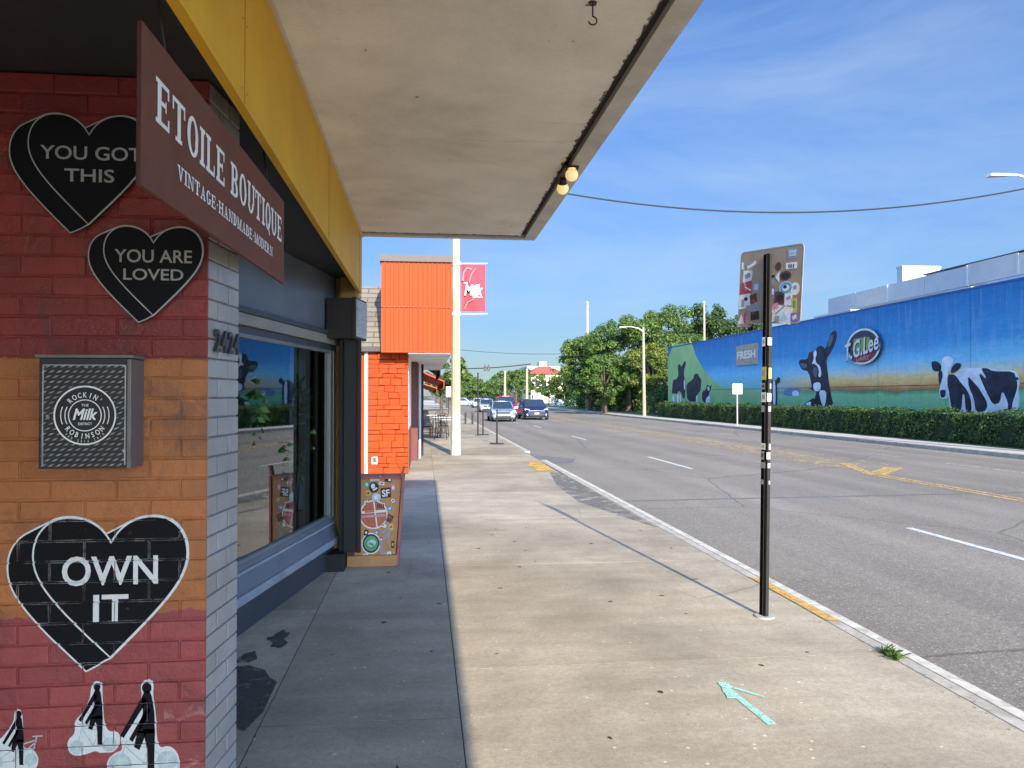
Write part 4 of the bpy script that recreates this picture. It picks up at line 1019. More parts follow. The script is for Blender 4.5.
# inside of the shop
mb = MB()
mb.prism([(-5.6, 3.32, .0), (-1.84, 3.32, .0), (-1.03, 7.88, .0), (-5.6, 7.88, .0)], (0, 0, .12), 0); mb.box(-5.6, -4.2, 3.32, 7.9, .12, 2.88, 0); mb.box(-5.6, -1.72, 3.28, 3.32, .12, 2.88, 0)
mb.box(-2.9, -2.2, 5.2, 5.8, .12, 1.05, 1); mb.box(-4.6, -4.2, 4.0, 7.2, .12, 1.9, 1)
mb.build('shop_interior', [interior, M('shop_counter_wood', (0.2, 0.12, 0.07), 0.6)], shop)
mb = MB(); pts = []
for k in range(33):
    yy = 7.15 + .68*k/32; pts.append((-1.22 + .03*math.sin(k*1.25) + .02*k/32, yy))
for (xa, ya), (xb, yb) in zip(pts[:-1], pts[1:]):
    mb.poly([(xa, ya, .14), (xb, yb, .14), (xb, yb, 2.2), (xa, ya, 2.2)])
mb.build('curtain', curtain_mat, shop, smooth=False)

# house number, on the pier
num = thing('house_number', (-.79, 3.2, 1.9), 'dark metal house number 2424 on the grey brick pier', 'house number')
for k, ch in enumerate('2424'):
    mb = MB(); u0 = .035 + k*.068
    v, f = fit_text(ch, u0, u0+.052, 1.868, 1.955, bold=.02)
    mb.flat(v, f, PA, pd, WZ, .016); mb.flat(v, [q[::-1] for q in f], PA, pd, WZ, .006)
    from collections import Counter
    ec = Counter()
    for q in f:
        for i in range(len(q)): ec[(min(q[i-1], q[i]), max(q[i-1], q[i]))] += 1
    for (i, j), n_ in ec.items():
        if n_ == 1:
            a3, b3 = PA + pd*v[i][0] + WZ*v[i][1], PA + pd*v[j][0] + WZ*v[j][1]
            mb.poly([a3 + pn*.006, b3 + pn*.006, b3 + pn*.016, a3 + pn*.016])
    mb.build('digit', number_metal, num)

# heart boards
def heart_board(H, lines, label):
    yf = 2.925
    root = thing('heart_board', (H['cx'], yf, H['tip']), label, 'sign', 'black heart boards on the side wall')
    mb = MB(); mb.prism([(x, yf+.012, z) for x, z in swept(H)], (0, -.012, 0), 0)
    for x, z in ((H['cx']-.08, H['top']-.13), (H['cx']+.06, H['top']-.13), (H['cx'], H['tip']+.12)): mb.cyl((x, yf+.012, z), (x, YW+.004, z), .008, n=8)
    mb.build('board', board_black, root)
    mb = MB(); k = 0
    for i, q in enumerate(ribbon(swept(H), .0042)): mb.poly([(x, yf-.0006-(i % 7)*2e-5, z) for x, z in q])
    for i, q in enumerate(ribbon(heart_shape(H, .985), .0042)): mb.poly([(x, yf-.0012-(i % 7)*2e-5, z) for x, z in q])
    mb.build('outline', M('board_line', (0.34, 0.33, 0.32), 0.6), root)
    for t, x0, x1, z0, z1 in lines:
        mb = MB(); v, f = fit_text(t, x0, x1, z0, z1, bold=.012); mb.flat(v, f, (0, yf, 0), (1, 0, 0), WZ, .0015)
        mb.build('lettering', M('board_letter', (0.30, 0.29, 0.28), 0.6), root)
heart_board(H1, [('YOU GOT', T1[0][0], T1[1][0]+.005, 2.553, 2.603), ('THIS', T1[2][0], T1[3][0], 2.473, 2.521)], 'black heart board reading YOU GOT THIS, partly behind the brown hanging sign')
heart_board(H2, [('YOU ARE', T2[0][0], T2[1][0], 2.185, 2.233), ('LOVED', T2[2][0], T2[3][0], 2.121, 2.163)], 'black heart board reading YOU ARE LOVED, just under the brown hanging sign')

# diamond-plate speaker box with round badge
bx = thing('speaker_box', (-1.19, YW, 1.45), 'dark diamond-plate metal box with round white badge on orange bricks', 'box')
X0, X1, Z0, Z1, YF = -1.335, -1.030, 1.446, 1.832, 2.845
mb = MB(); mb.box(X0, X1, YF, YW+.004, Z0, Z1, 0)
mb.box(X0-.012, X1+.010, YF-.008, YW+.004, Z1+.001, Z1+.013, 1)
mb.box(X1-.012, X1+.001, YF-.004, YW+.002, Z0-.001, Z1-.002, 1)
mb.build('case', [steel_dark, box_side], bx, bevel=.002)
mb = MB(); r = 0
for i in range(13):
    for j in range(21):
        cx = X0 + .016 + i*.0252 + (.0126 if j % 2 else 0); cz = Z0 + .012 + j*.0182
        if cx > X1 - .014 or cz > Z1 - .012: continue
        a = rad(24); du, dz = .0118*math.cos(a), .0118*math.sin(a)
        nu, nz = -.0030*math.sin(a), .0030*math.cos(a)
        pts = [(cx-du, cz-dz), (cx-nu, cz-nz), (cx+du, cz+dz), (cx+nu, cz+nz)]
        mb.raw([(x, YF, z) for x, z in pts] + [(cx, YF-.0030, cz)], [(0,1,4),(1,2,4),(2,3,4),(3,0,4)])
mb.build('tread_pattern', steel_ridge, bx)
mb = MB()
for x0, x1, z0, z1 in ((X0+.012, X1-.016, Z1-.026, Z1-.022), (X0+.012, X0+.016, Z0+.012, Z1-.022), (X1-.02, X1-.016, Z0+.012, Z1-.022)): mb.box(x0, x1, YF-.004, YF+.001, z0, z1)
for x, z in ((-1.178, Z1-.03), (X0+.03, 1.63), (X1-.02, Z0+.06)): mb.cyl((x, YF-.006, z), (x, YF, z), .005, n=8)
mb.build('door_frame', steel_ridge, bx)
mb = MB()
O = Vector((-1.180, YF-.005, 1.632)); U = Vector((1,0,0))
mb.disc(O, U, WZ, 0, 0, .104, n=40, m=0, thick=.0015)
bd = mb.build('badge', box_badge, bx)
mb = MB(); lift = -.0008
O2 = O + Vector((0, -.0024, 0))
mb.disc(O2, U, WZ, 0, 0, .104, n=40, r_in=.0985); mb.disc(O2, U, WZ, 0, 0, .056, n=32, r_in=.0525)
for s in (-1, 1):
    for rr in (.066, .080):
        pts = [(s*rr*math.cos(t), rr*math.sin(t)) for t in [(-.42 + .84*i/8)*(.075/rr) for i in range(9)]]
        for q in ribbon(pts, .0032, False): mb.poly([O2 + U*x + WZ*z for x, z in q])
v, f = arc_text("ROCKIN'", 0, 0, .063, rad(90), rad(88), .018); mb.flat(v, f, O2, U, WZ, .0002)
v, f = arc_text('ROBINSON', 0, 0, .063, rad(-90), rad(100), .018, True); mb.flat(v, f, O2, U, WZ, .0002)
v, f = arc_text('FEB 23rd 2019', 0, 0, .086, rad(-90), rad(86), .008, True, .01); mb.flat(v, f, O2, U, WZ, .0002)
v, f = fit_text('Milk', -.040, .042, -.016, .024, bold=.03, shear=.3); mb.flat(v, f, O2, U, WZ, .0002)
v, f = fit_text('THE', -.012, .012, .031, .040, bold=.01); mb.flat(v, f, O2, U, WZ, .0002)
v, f = fit_text('DISTRICT', -.022, .024, -.034, -.025, bold=.01); mb.flat(v, f, O2, U, WZ, .0002)
mb.build('badge_lettering', line_white if False else M('badge_white', (0.72, 0.72, 0.70), 0.5), bd)

# ------------------------------------------------------------------ hanging sign with slab-serif lettering
def arc2(cx, cy, rx, ry, a0, a1, t, h, n=14):
    """part of an elliptical ring, stem t thick at the sides and h thick at top and bottom"""
    out = []
    for i in range(n):
        a, b_ = rad(a0 + (a1-a0)*i/n), rad(a0 + (a1-a0)*(i+1)/n)
        P = lambda q, k: (cx + (rx - t*k)*math.cos(q), cy + (ry - h*k)*math.sin(q))
        out.append([P(a,0), P(b_,0), P(b_,1), P(a,1)])
    return out
def R_(x0, x1, y0, y1): return [(x0,y0),(x1,y0),(x1,y1),(x0,y1)]
def slab_letter(ch):
    t, h, s = .20, .105, .09
    st = lambda x: [R_(x, x+t, 0, 1), R_(x-s, x+t+s, 0, h), R_(x-s, x+t+s, 1-h, 1)]
    if ch == 'E': return .78, st(s) + [R_(s, .70, 1-h, 1), R_(s, .72, 0, h), R_(s, .56, .47, .47+h), R_(.62, .70, .72, 1), R_(.64, .72, 0, .28), R_(.50, .56, .38, .64)]
    if ch == 'L': return .72, st(s) + [R_(s, .68, 0, h), R_(.60, .68, 0, .32)]
    if ch == 'T': return .80, [R_(.315, .315+t, 0, 1), R_(.20, .60, 0, h), R_(.02, .78, 1-h, 1), R_(.02, .10, .68, 1), R_(.70, .78, .68, 1)]
    if ch == 'I': return .38, st(.10)
    if ch == 'O': return .80, arc2(.40, .5, .38, .515, 0, 360, t, h, 28)
    if ch == 'Q': return .80, arc2(.40, .5, .38, .515, 0, 360, t, h, 28) + [[(.36,.20),(.46,.26),(.74,-.16),(.60,-.16)]]
    if ch == 'U': return .86, [R_(.10, .10+t, .34, 1), R_(.0, .36, 1-h, 1), R_(.63, .63+t*.8, .34, 1), R_(.54, .86, 1-h, 1)] + arc2(.434, .36, .334, .375, 180, 360, t*.95, h, 16)
    if ch == 'B': return .78, st(s)[:1] + [R_(0, .4, 0, h), R_(0, .4, 1-h, 1), R_(s, .42, .47, .47+h)] + arc2(.40, .745, .27, .255, -90, 90, t*.95, h, 12) + arc2(.40, .275, .33, .275, -90, 90, t, h, 12)
    if ch == 'D': return .82, st(s)[:1] + [R_(0, .4, 0, h), R_(0, .4, 1-h, 1)] + arc2(.36, .5, .42, .5, -90, 90, t, h, 16)
    if ch == 'V': return .84, [[(.08,1),(.26,1),(.50,.12),(.40,0)], [(.62,1),(.74,1),(.48,0),(.40,0)], R_(0, .34, 1-h, 1), R_(.52, .84, 1-h, 1)]
    if ch == 'A': return .86, [[(.10,0),(.20,0),(.46,.90),(.42,1)], [(.58,0),(.77,0),(.49,1),(.38,1)], R_(.22, .62, .28, .28+h), R_(0, .32, 0, h), R_(.48, .86, 0, h)]
    if ch == 'N': return .92, [R_(.12, .22, 0, 1), R_(.70, .80, 0, 1), [(.10,1),(.28,1),(.80,.0),(.66,0)], R_(0, .34, 0, h), R_(0, .2, 1-h, 1), R_(.58, .92, 1-h, 1)]
    if ch == 'M': return 1.06, [R_(.12, .22, 0, 1), R_(.78, .95, 0, 1), [(.10,1),(.28,1),(.56,.1),(.46,.0)], [(.80,1),(.90,1),(.54,0),(.46,0)], R_(0, .34, 0, h), R_(.68, 1.05, 0, h), R_(0, .2, 1-h, 1), R_(.85, 1.05, 1-h, 1)]
    if ch == 'G': return .84, arc2(.40, .5, .38, .515, 40, 330, t, h, 24) + [R_(.60, .77, .06, .42), R_(.48, .84, .36, .36+h), R_(.62, .70, .68, .95)]
    if ch == 'H': return .92, st(.09) + st(.64) + [R_(.2, .7, .46, .46+h)]
    if ch == 'R': return .86, st(s) + [R_(0, .4, 1-h, 1), R_(s, .42, .44, .44+h)] + arc2(.40, .72, .29, .28, -90, 90, t, h, 12) + [[(.36,.46),(.54,.46),(.76,0),(.58,0)], R_(.56, .84, 0, h)]
    if ch == '.': return .34, [R_(.08, .24, .42, .58)]
    return .34, []
def slab_text(mb, txt, O, U, V, length, h, m=0):
    O, U, V = Vector(O), Vector(U), Vector(V); N = U.cross(V).normalized()
    gap = .09; tot = sum(slab_letter(c)[0] + gap for c in txt) - gap
    kx = length/tot; x = 0; i = 0
    for ch in txt:
        w, ps = slab_letter(ch)
        for p in ps:
            mb.poly([O + U*((x+a)*kx) + V*(b_*h) + N*(.0015 + (i % 40)*4e-5) for a, b_ in p], m); i += 1
        x += w + gap
sg = thing('hanging_sign', (-.69, 2.9, 2.64), 'long brown board sign lettered ETOILE BOUTIQUE hanging under the yellow fascia', 'sign')
SU = Vector((0, 1, .0175)).normalized()
SO = Vector((-.69, 1.96, 2.2155)); SL = 1.91
mb = MB(); mb.obox(SO, SU, WZ, (1,0,0), 0, SL, 0, .405, -.012, 0, 0)
mb.obox(SO, SU, WZ, (1,0,0), -.003, 0, .002, .403, -.0118, -.0004, 1)
mb.build('board', [brown_sign, sign_edge], sg, bevel=.003)
for u in (.25, 1.65):
    mb = MB()
    mb.tube([SO + SU*u + Vector((-.02, 0, .36)), SO + SU*u + Vector((-.02, 0, .38)), SO + SU*u + Vector((-.06, 0, .675))], .004, 6)
    mb.build('hanger', metal_dark, sg)
mb = MB()
slab_text(mb, 'ETOILE BOUTIQUE', SO + SU*.095 + WZ*.190, SU, WZ, 1.74, .117); mb.build('lettering', cream_letter, sg); mb = MB()
slab_text(mb, 'VINTAGE.HANDMADE.MODERN', SO + SU*.272 + WZ*.086, SU, WZ, 1.345, .043)
mb.build('lettering', cream_letter, sg)

# air conditioner in the transom
ac = thing('air_conditioner', (-.85, 7.6, 2.24), 'dark window air conditioner jutting from the transom beside the corner post', 'air conditioner')
AO = Vector((-.892, 7.50, 2.255))
mb = MB(); mb.obox(AO, WD, WZ, WN, 0, .40, 0, .385, -.05, .235, 0)
mb.obox(AO, WD, WZ, WN, -.006, .406, -.006, .391, .20, .237, 0)
mb.build('case', ac_dark, ac, bevel=.004)
mb = MB(); mb.obox(AO, WD, WZ, WN, .015, .385, .015, .37, .238, .243, 0)
for k in range(14): mb.obox(AO, WD, WZ, WN,   .02, .38, .025+k*.025, .037+k*.025, .243, .252, 0)
mb.build('grille', ac_grille, ac)

# twin lamps and hooks under the canopy edge
lp = thing('canopy_lamp', (1.035, 5.55, 3.345), 'pair of round lamps at the outer edge of the canopy', 'lamp')
mb = MB(); mb.box(.99, 1.09, 5.38, 5.68, 3.325, 3.346); mb.cyl((1.02, 5.41, 3.33), (1.03, 5.36, 3.29), .022, .034, 14); mb.cyl((1.02, 5.65, 3.33), (1.03, 5.70, 3.29), .022, .034, 14)
mb.build('socket', trim_black, lp)
for y_, d_ in ((5.35, -1), (5.71, 1)):
    mb = MB(); c = Vector((1.032, y_, 3.268)); prof = [(.0001, -.046)] + [(.046*math.cos(t), .046*math.sin(t)) for t in [rad(-75 + 15*k) for k in range(10)]] + [(.03, .045)]
    mb.lathe(c, prof, 18); mb.build('bulb', bulb_mat, lp, smooth=True)
for x, y_, lab in ((.70, 3.16, 'small dark hook in the canopy underside nearest the street'), (-.43, 3.02, 'small dark hook in the canopy underside nearest the yellow fascia')):
    mb = MB(); path = [(x, y_, 3.36), (x, y_, 3.30)] + [(x + .018*math.sin(t), y_, 3.282 + .018*math.cos(t)) for t in [k*.5 for k in range(10)]]
    mb.tube(path, .0035, 6); mb.cyl((x, y_, 3.352), (x, y_, 3.36), .018, n=10)
    tag(mb.build('ceiling_hook', metal_dark), lab, 'hook', 'hooks in the canopy')

# plywood planter with stickers
pk = thing('sticker_crate', (-.5, 7.95, 0), 'plywood crate covered in stickers standing by the black corner post', 'crate')
mb = MB()
mb.hexa([(-.765,7.78,.002),(-.285,7.78,.002),(-.285,8.2,.002),(-.765,8.2,.002)], [(-.765,7.79,.11),(-.27,7.79,.11),(-.27,8.2,.11),(-.765,8.2,.11)])
F0 = [Vector((-.70,7.82,.111)), Vector((-.29,7.82,.111)), Vector((-.235,7.90,.86)), Vector((-.70,7.90,.86))]
mb.hexa([F0[0], F0[1], (-.29,8.2,.111), (-.70,8.2,.111)], [F0[3], F0[2], (-.235,8.2,.86), (-.70,8.2,.86)])
mb.build('crate_body', ply, pk, bevel=.004)
mb = MB()
mb.hexa([(-.288,7.80,.004),(-.262,7.80,.004),(-.262,8.2,.004),(-.288,8.2,.004)], [(-.232,7.885,.88),(-.205,7.885,.88),(-.205,8.2,.88),(-.232,8.2,.88)])
mb.hexa([(-.248,7.88,.88),(-.218,7.88,.88),(-.218,7.93,.88),(-.248,7.93,.88)], [(-.222,7.89,.985),(-.195,7.89,.985),(-.195,7.94,.985),(-.222,7.94,.985)])
mb.hexa([(-.70,7.885,.861),(-.236,7.885,.861),(-.236,8.2,.861),(-.70,8.2,.861)], [(-.70,7.885,.885),(-.236,7.885,.885),(-.236,8.2,.885),(-.70,8.2,.885)])
mb.build('side_board', red_board, pk, bevel=.003)
PU = Vector((1,0,0)); PV = (F0[3]-F0[0]).normalized(); PO = F0[0]
def crate_uv(px, py):   # position on the sloped front, metres from its lower left corner
    x = 330 + px/5.91; yy = 450 + py/5.91
    return ((x-357)/(403-357)*.43 + .045, (551-yy)/(551-478)*.75)
def pst(name, parts):
    mb = MB(); mats = []
    for k, (shape, px, py, w, h, rot, mt) in enumerate(parts):
        if mt not in mats: mats.append(mt)
        u, v_ = crate_uv(px, py); w *= .0016; h *= .00172; mi = mats.index(mt)
        c = PO + PU*u + PV*v_ + PU.cross(PV).normalized()*(.0015 + k*.0006)
        a = rad(rot); A, B = PU*math.cos(a) + PV*math.sin(a), PV*math.cos(a) - PU*math.sin(a)
        if shape == 'c': mb.disc(c, A, B, 0, 0, w/2, h/2, 26, mi)
        elif shape == 'r': mb.poly([c-A*w/2-B*h/2, c+A*w/2-B*h/2, c+A*w/2+B*h/2, c-A*w/2+B*h/2], mi)
        else:
            vv, ff = fit_text(shape, -w/2, w/2, -h/2, h/2, bold=.03); mb.flat(vv, ff, c, A, B, .0004, mi)
    return mb.build(name, mats, pk)
pst('sticker', [('c',250,212,62,62,0,st_black), ('c',245,205,26,30,0,st_white), ('r',258,222,30,10,30,st_white)])
pst('sticker', [('r',326,244,62,58,4,st_black), ('SF',326,246,48,42,4,st_white)])
pst('sticker', [('c',266,270,56,50,0,st_pale), ('r',262,270,20,22,20,st_white)])
pst('sticker', [('c',250,368,176,168,0,st_white), ('c',250,368,160,152,0,st_orange), ('r',262,368,8,150,8,st_white), ('r',250,352,150,14,3,st_white), ('r',250,376,150,14,3,st_pink), ('r',225,352,60,9,3,st_orange)])
pst('sticker', [('r',294,318,52,32,0,st_white), ('r',276,320,7,26,0,st_black), ('r',288,320,7,26,0,st_black), ('r',300,320,7,26,0,st_black), ('r',312,320,7,26,0,st_black)])
pst('sticker', [('r',348,390,46,44,-28,st_brown), ('r',350,384,30,10,-28,st_red)])
pst('sticker', [('c',236,532,118,122,0,st_white), ('c',236,532,104,108,0,st_black), ('c',236,532,84,88,0,st_green), ('c',240,530,52,40,20,st_pale), ('r',238,536,34,14,-20,st_green)])
pst('sticker', [('r',330,455,60,12,40,st_grey), ('r',335,480,70,10,35,st_grey), ('r',320,505,60,10,42,st_grey), ('r',345,505,10,60,-10,st_grey), ('r',300,560,14,80,10,st_grey), ('r',320,590,60,9,30,st_grey)])
pst('sticker', [('r',255,165,60,20,5,st_pale), ('r',340,172,44,20,-8,st_black), ('r',350,170,16,14,0,st_white)])
pst('sticker', [('r',205,195,30,36,10,st_green), ('r',205,195,16,20,10,st_pale)])

r_ = random.Random(8)
for px, py, w, h, rot, m1, m2 in ((215,245,26,30,8,st_yellow,st_black), (300,190,34,18,-12,st_white,st_red), (372,215,22,40,5,st_pink,st_white), (205,300,24,24,20,st_white,st_blue), (352,335,30,22,14,st_blue,st_white), (205,470,26,34,-8,st_black,st_white), (310,430,40,20,-22,st_white,st_grey),
        (362,440,24,36,6,st_yellow,st_red), (270,470,30,20,12,st_purple,st_white), (300,510,26,26,0,st_red,st_white), (205,600,30,22,5,st_white,st_black), (262,615,36,20,-14,st_grey,st_white), (350,600,28,40,9,st_white,st_green), (372,540,18,40,0,st_black,st_yellow), (290,150,30,16,3,st_black,st_white), (372,290,20,20,30,st_white,st_black)):
    pst('sticker', [('r',px,py,w,h,rot,m1), (r_.choice('cr'),px,py,w*.5,h*.45,rot,m2)])
# plants in the display window
def leaf_blob(mb, c, n, r, size, rng, droop=.2):
    for _ in range(n):
        d = Vector((rng.gauss(0,1), rng.gauss(0,1), rng.gauss(0,1))).normalized()
        p = Vector(c) + Vector((d.x*r[0], d.y*r[1], d.z*r[2]))*rng.random()**.5
        ax = (d + Vector((rng.uniform(-.6,.6), rng.uniform(-.6,.6), -droop))).normalized(); sd = ax.orthogonal().normalized()
        sd = (Matrix.Rotation(rng.uniform(0, 6.28), 3, ax) @ sd); l = size*rng.uniform(.7, 1.3)
        mb.raw([p, p + ax*l*.5 + sd*l*.26, p + ax*l, p + ax*l*.5 - sd*l*.26], [(0,1,2,3)])
def plant(c, label, n, r, size, seed, z0=.48, pot=True):
    rng = random.Random(seed)
    t = thing('potted_plant', (c[0], c[1], z0), label, 'plant', 'plants in the shop window')
    mb = MB(); leaf_blob(mb, c, n, r, size, rng, .5); mb.build('foliage', leaf_house, t)
    mb = MB()
    for k in range(5):
        a = k*1.3; mb.tube([(c[0]+.02*math.cos(a), c[1]+.02*math.sin(a), z0+.1), (c[0]+.1*math.cos(a), c[1]+.1*math.sin(a), c[2])], [.008, .004], 5)
    mb.build('stem', bark, t)
    mb = MB(); mb.lathe((c[0], c[1], z0), [(.0001,0),(.075,0),(.1,.17),(.11,.18),(.09,.18),(.085,.15),(.0001,.15)], 16); mb.build('pot', M('terracotta', (.3,.13,.07), .8), t)
mb = MB(); wbox(mb, -4.6, -.9, -.55, -.12, .35, .46); mb.build('window_shelf', M('pale_shelf', (.32, .30, .26), .6), shop)
for s, n_, z, rr, sd, lab in ((-2.35, -.24, 1.62, (.20,.20,.42), 3, 'tall leafy potted plant in the display window closest to the brick pier'), (-1.75, -.26, 1.22, (.2,.2,.3), 4, 'bushy potted plant in the middle of the display window'), (-1.05, -.22, 1.40, (.13,.13,.5), 5, 'trailing potted plant in the display window nearest the curtain')):
    p = W(s, n_, z); plant((p.x, p.y, z), lab, 420, rr, .095, sd, z0=.46)

# ------------------------------------------------------------------ orange building next door
ob = thing('orange_building', (-1.2, 17.5, 0), 'orange painted brick shop with boxy orange metal awning over the pavement', 'shop')
mb = MB(); rng = random.Random(5)
mb.box(-5.0, -.37, 17.03, 17.3, 0, 2.66)
zz = 0.0; row = 0
while zz < 2.62:
    hh = rng.uniform(.085, .17); x = -1.233; rng.random()
    while x < -.36:
        ll = rng.uniform(.18, .38); x1 = min(x+ll, -.36); d = rng.uniform(.0, .038)
        if x1-x > .03:
            a0, a1 = x+.002, x1-.002; z0, z1 = zz+.001, min(zz+hh, 2.655)-.001
            j = lambda k: rng.uniform(-2.2*k, 2.2*k)
            mb.hexa([(a0,17.0-d,z0+j(.006)),(a1,17.0-d+j(.008),z0+j(.006)),(a1+.004,17.04,z0),(a0-.004,17.04,z0)], [(a0,17.0-d+j(.008),z1+j(.006)),(a1,17.0-d,z1+j(.006)),(a1+.004,17.04,z1),(a0-.004,17.04,z1)])
        x = x1
    zz += hh
mb.build('brick_front', orange_brick, ob, bevel=.014, segs=2)
mb = MB(); mb.box(-1.31, -1.235, 16.98, 17.2, 0, 2.655)
mb.build('corner_trim', white_plain, ob, bevel=.006)
mb = MB(); mb.box(-5, -.935, 16.84, 17.25, 2.662, 2.77); mb.build('eave', M('dark_eave', (.06,.05,.05), .6), ob)
mb = MB(); mb.prism([(-6, 16.85, 2.771), (-6, 18.9, 4.35), (-6, 22, 4.35), (-6, 22, 2.771)], (5.06, 0, 0)); mb.build('roof', shingle, ob)
aw = MB()
xs = -.93; n = 15; w = (.57+.93)/n
for k in range(n):                                                  # ribbed sheet front
    a = xs + k*w
    pts = [(a, 16.52), (a+w*.62, 16.52), (a+w*.70, 16.50), (a+w*.92, 16.50), (a+w, 16.52)]
    for (xa, ya), (xb, yb) in zip(pts[:-1], pts[1:]):
        aw.poly([(xa,ya,2.655),(xb,yb,2.655),(xb,yb,4.56),(xa,ya,4.56)], 0)
aw.box(xs, .568, 16.523, 27.0, 2.70, 4.56, 0)
aw.box(xs-.03, .59, 16.46, 27.05, 4.561, 4.70, 1)
aw.box(xs+.002, .572, 16.50, 27.0, 2.625, 2.654, 0)
for k in range(n):
    for z in (2.72, 3.6, 4.48): aw.cyl((xs+(k+.81)*w, 16.496, z), (xs+(k+.81)*w, 16.50, z), .011, n=6, m=2)
aw.box(xs, .568, 16.494, 16.5185, 3.585, 3.60, 2)
awn = aw.build('awning', [orange_panel, coping, M('orange_fixing', (0.25, 0.04, 0.01), .6)], ob)
mb = MB(); mb.box(-.93, .54, 16.56, 27.0, 2.656, 2.699); mb.box(-.36, .545, 16.54, 26.98, 2.60, 2.6245)
mb.build('awning_soffit', white_soffit, awn)
mb = MB(); mb.box(-5, -.36, 17.31, 27, .95, 2.6, 0); mb.box(-5, -.355, 17.31, 27, 0, .949, 1)
mb.build('street_wall', [white_wall, brown_wall], ob)
mb = MB(); mb.box(-.355, -.19, 20.4, 20.6, 0, 2.6, 0); mb.box(-.355, -.10, 21.6, 21.72, 0, 2.6, 1); mb.box(-.355, -.04, 22.0, 22.3, 0, 2.6, 1)
mb.build('door_reveal', [M('dark_red_door_frame', (.13,.03,.03), .5), post_black], ob)
mb = MB(); mb.tube([(-.14, 21.2, .0), (-.14, 21.2, 2.6)], .035, 10); mb.build('drain_pipe', white_plain, ob)
mb = MB(); mb.poly([(-1.15, 16.962, .22), (-1.02, 16.962, .22), (-1.02, 16.962, .40), (-1.15, 16.962, .40)], 0); mb.poly([(-1.12, 16.9615, .24), (-1.05, 16.9615, .26), (-1.06, 16.9615, .37), (-1.12, 16.9615, .36)], 1)
tag(mb.build('wall_notice', [st_white, st_brown]), 'small white notice stuck low on the orange brick front', 'notice')

# shops further down the same side
def far_shop(y0, y1, wall, awn_m, lab, h, x=-.2, awn=(1.0, 2.7), sign_z=None):
    t = thing('far_shop', (x-3, (y0+y1)/2, 0), lab, 'shop', 'shops further along the pavement')
    mb = MB(); mb.box(-9, x, y0, y1, 0, h); mb.box(-9.1, x+.08, y0-.05, y1+.05, h, h+.2); mb.build('wall', wall, t)
    n = int((y1-y0)/4)
    for k in range(n):
        a = y0 + .8 + k*4
        f = MB(); f.box(x-.05, x+.03, a, a+2.2, .6, 2.2); f = f.build('window', metal_dark, t)
        g = MB(); g.box(x+.03, x+.035, a+.08, a+2.12, .68, 2.12); g.build('pane', car_glass, f)
    d = MB(); d.box(x-.05, x+.03, y0+3.1, y0+3.9, 0, 2.1); d.build('door', M('shop_door', (.1,.05,.04), .5), t)
    w, z = awn
    a = MB(); a.prism([(x, y0+.2, z+.5), (x+w, y0+.2, z), (x+w, y0+.2, z-.35), (x+w-.03, y0+.2, z-.35), (x+w-.03, y0+.2, z-.04), (x, y0+.2, z+.42)], (0, y1-y0-.4, 0)); a.build('awning', awn_m, t)
    return t
far_shop(27.3, 38, M('dark_shop_wall', (.12,.09,.08), .7), M('dark_slat_awning', (.06,.055,.06), .6), 'dark walled shop with dark slatted awning beyond the orange building', 4.0, awn=(.75, 2.75))
far_shop(38.2, 58, M('brick_red_wall', (.30,.08,.05), .75), M('red_awning', (.55,.05,.04), .6), 'red brick shop with bright red awning far along the left pavement', 4.4, awn=(1.15, 2.45))
far_shop(58.3, 92, M('tan_wall', (.45,.36,.26), .8), M('pink_awning', (.5,.12,.08), .6), 'tan shop at the far end of the left row', 4.2, x=-.6, awn=(1.5, 2.3))

# ------------------------------------------------------------------ concrete pole with the red banner
cp = thing('concrete_pole', (.885, 22.2, 0), 'tall pale concrete utility pole at the kerb with a mint-painted foot', 'utility pole')
mb = MB(); mb.cyl((.885, 22.2, 1.22), (.885, 22.2, 10.5), .142, .10, 10); mb.build('shaft', pole_conc, cp)
mb = MB(); mb.cyl((.885, 22.2, -.02), (.885, 22.2, 1.22), .152, .1425, 10); mb.build('painted_foot', pole_mint, cp)
bn = thing('street_banner', (1.03, 22.2, 4.1), 'red banner reading Milk bracketed to the pale concrete pole', 'banner')
mb = MB(); rows = 9
for i in range(8):
    for j in range(rows):
        P = lambda a, c: (1.035 + .70*a/8, 22.2 + .03*math.sin(a*.8 + c*.3), 4.14 + 1.36*c/rows)
        mb.poly([P(i,j), P(i+1,j), P(i+1,j+1), P(i,j+1)])
mb.build('cloth', banner_red, bn)
for z in (4.06, 5.52):
    mb = MB(); mb.tube([(.885, 22.2, z), (1.80, 22.2, z + .02)], .02, 8); mb.cyl((.885, 22.2, z-.05), (.885, 22.2, z+.05), .145, n=12)
    mb.build('bracket', white_plain, bn)
mb = MB()
v, f = fit_text('Milk', 1.12, 1.66, 4.60, 4.92, bold=.035, shear=.25); mb.flat(v, f, (0, 22.14, 0), (1,0,0), WZ, 0, 0)
mb.build('lettering', white_plain, bn); mb = MB()
v, f = fit_text('THE', 1.10, 1.22, 4.93, 4.98, bold=.02); mb.flat(v, f, (0, 22.14, 0), (1,0,0), WZ, 0, 0)
mb.build('lettering', white_plain, bn); mb = MB()
v, f = fit_text('DISTRICT', 1.36, 1.66, 4.53, 4.575, bold=.02); mb.flat(v, f, (0, 22.14, 0), (1,0,0), WZ, 0, 0)
mb.build('lettering', white_plain, bn)
for path, w in (([(1.08, 5.02), (1.10, 5.25), (1.2, 5.4), (1.34, 5.36)], .05), ([(1.26, 4.98), (1.32, 5.2), (1.44, 5.38)], .03), ([(1.12, 4.2), (1.22, 4.4), (1.4, 4.5)], .03)):
    mb = MB()
    for q in ribbon(path, w, False): mb.poly([(x, 22.142, z) for x, z in q])
    mb.build('brush_stroke', banner_pale, bn)

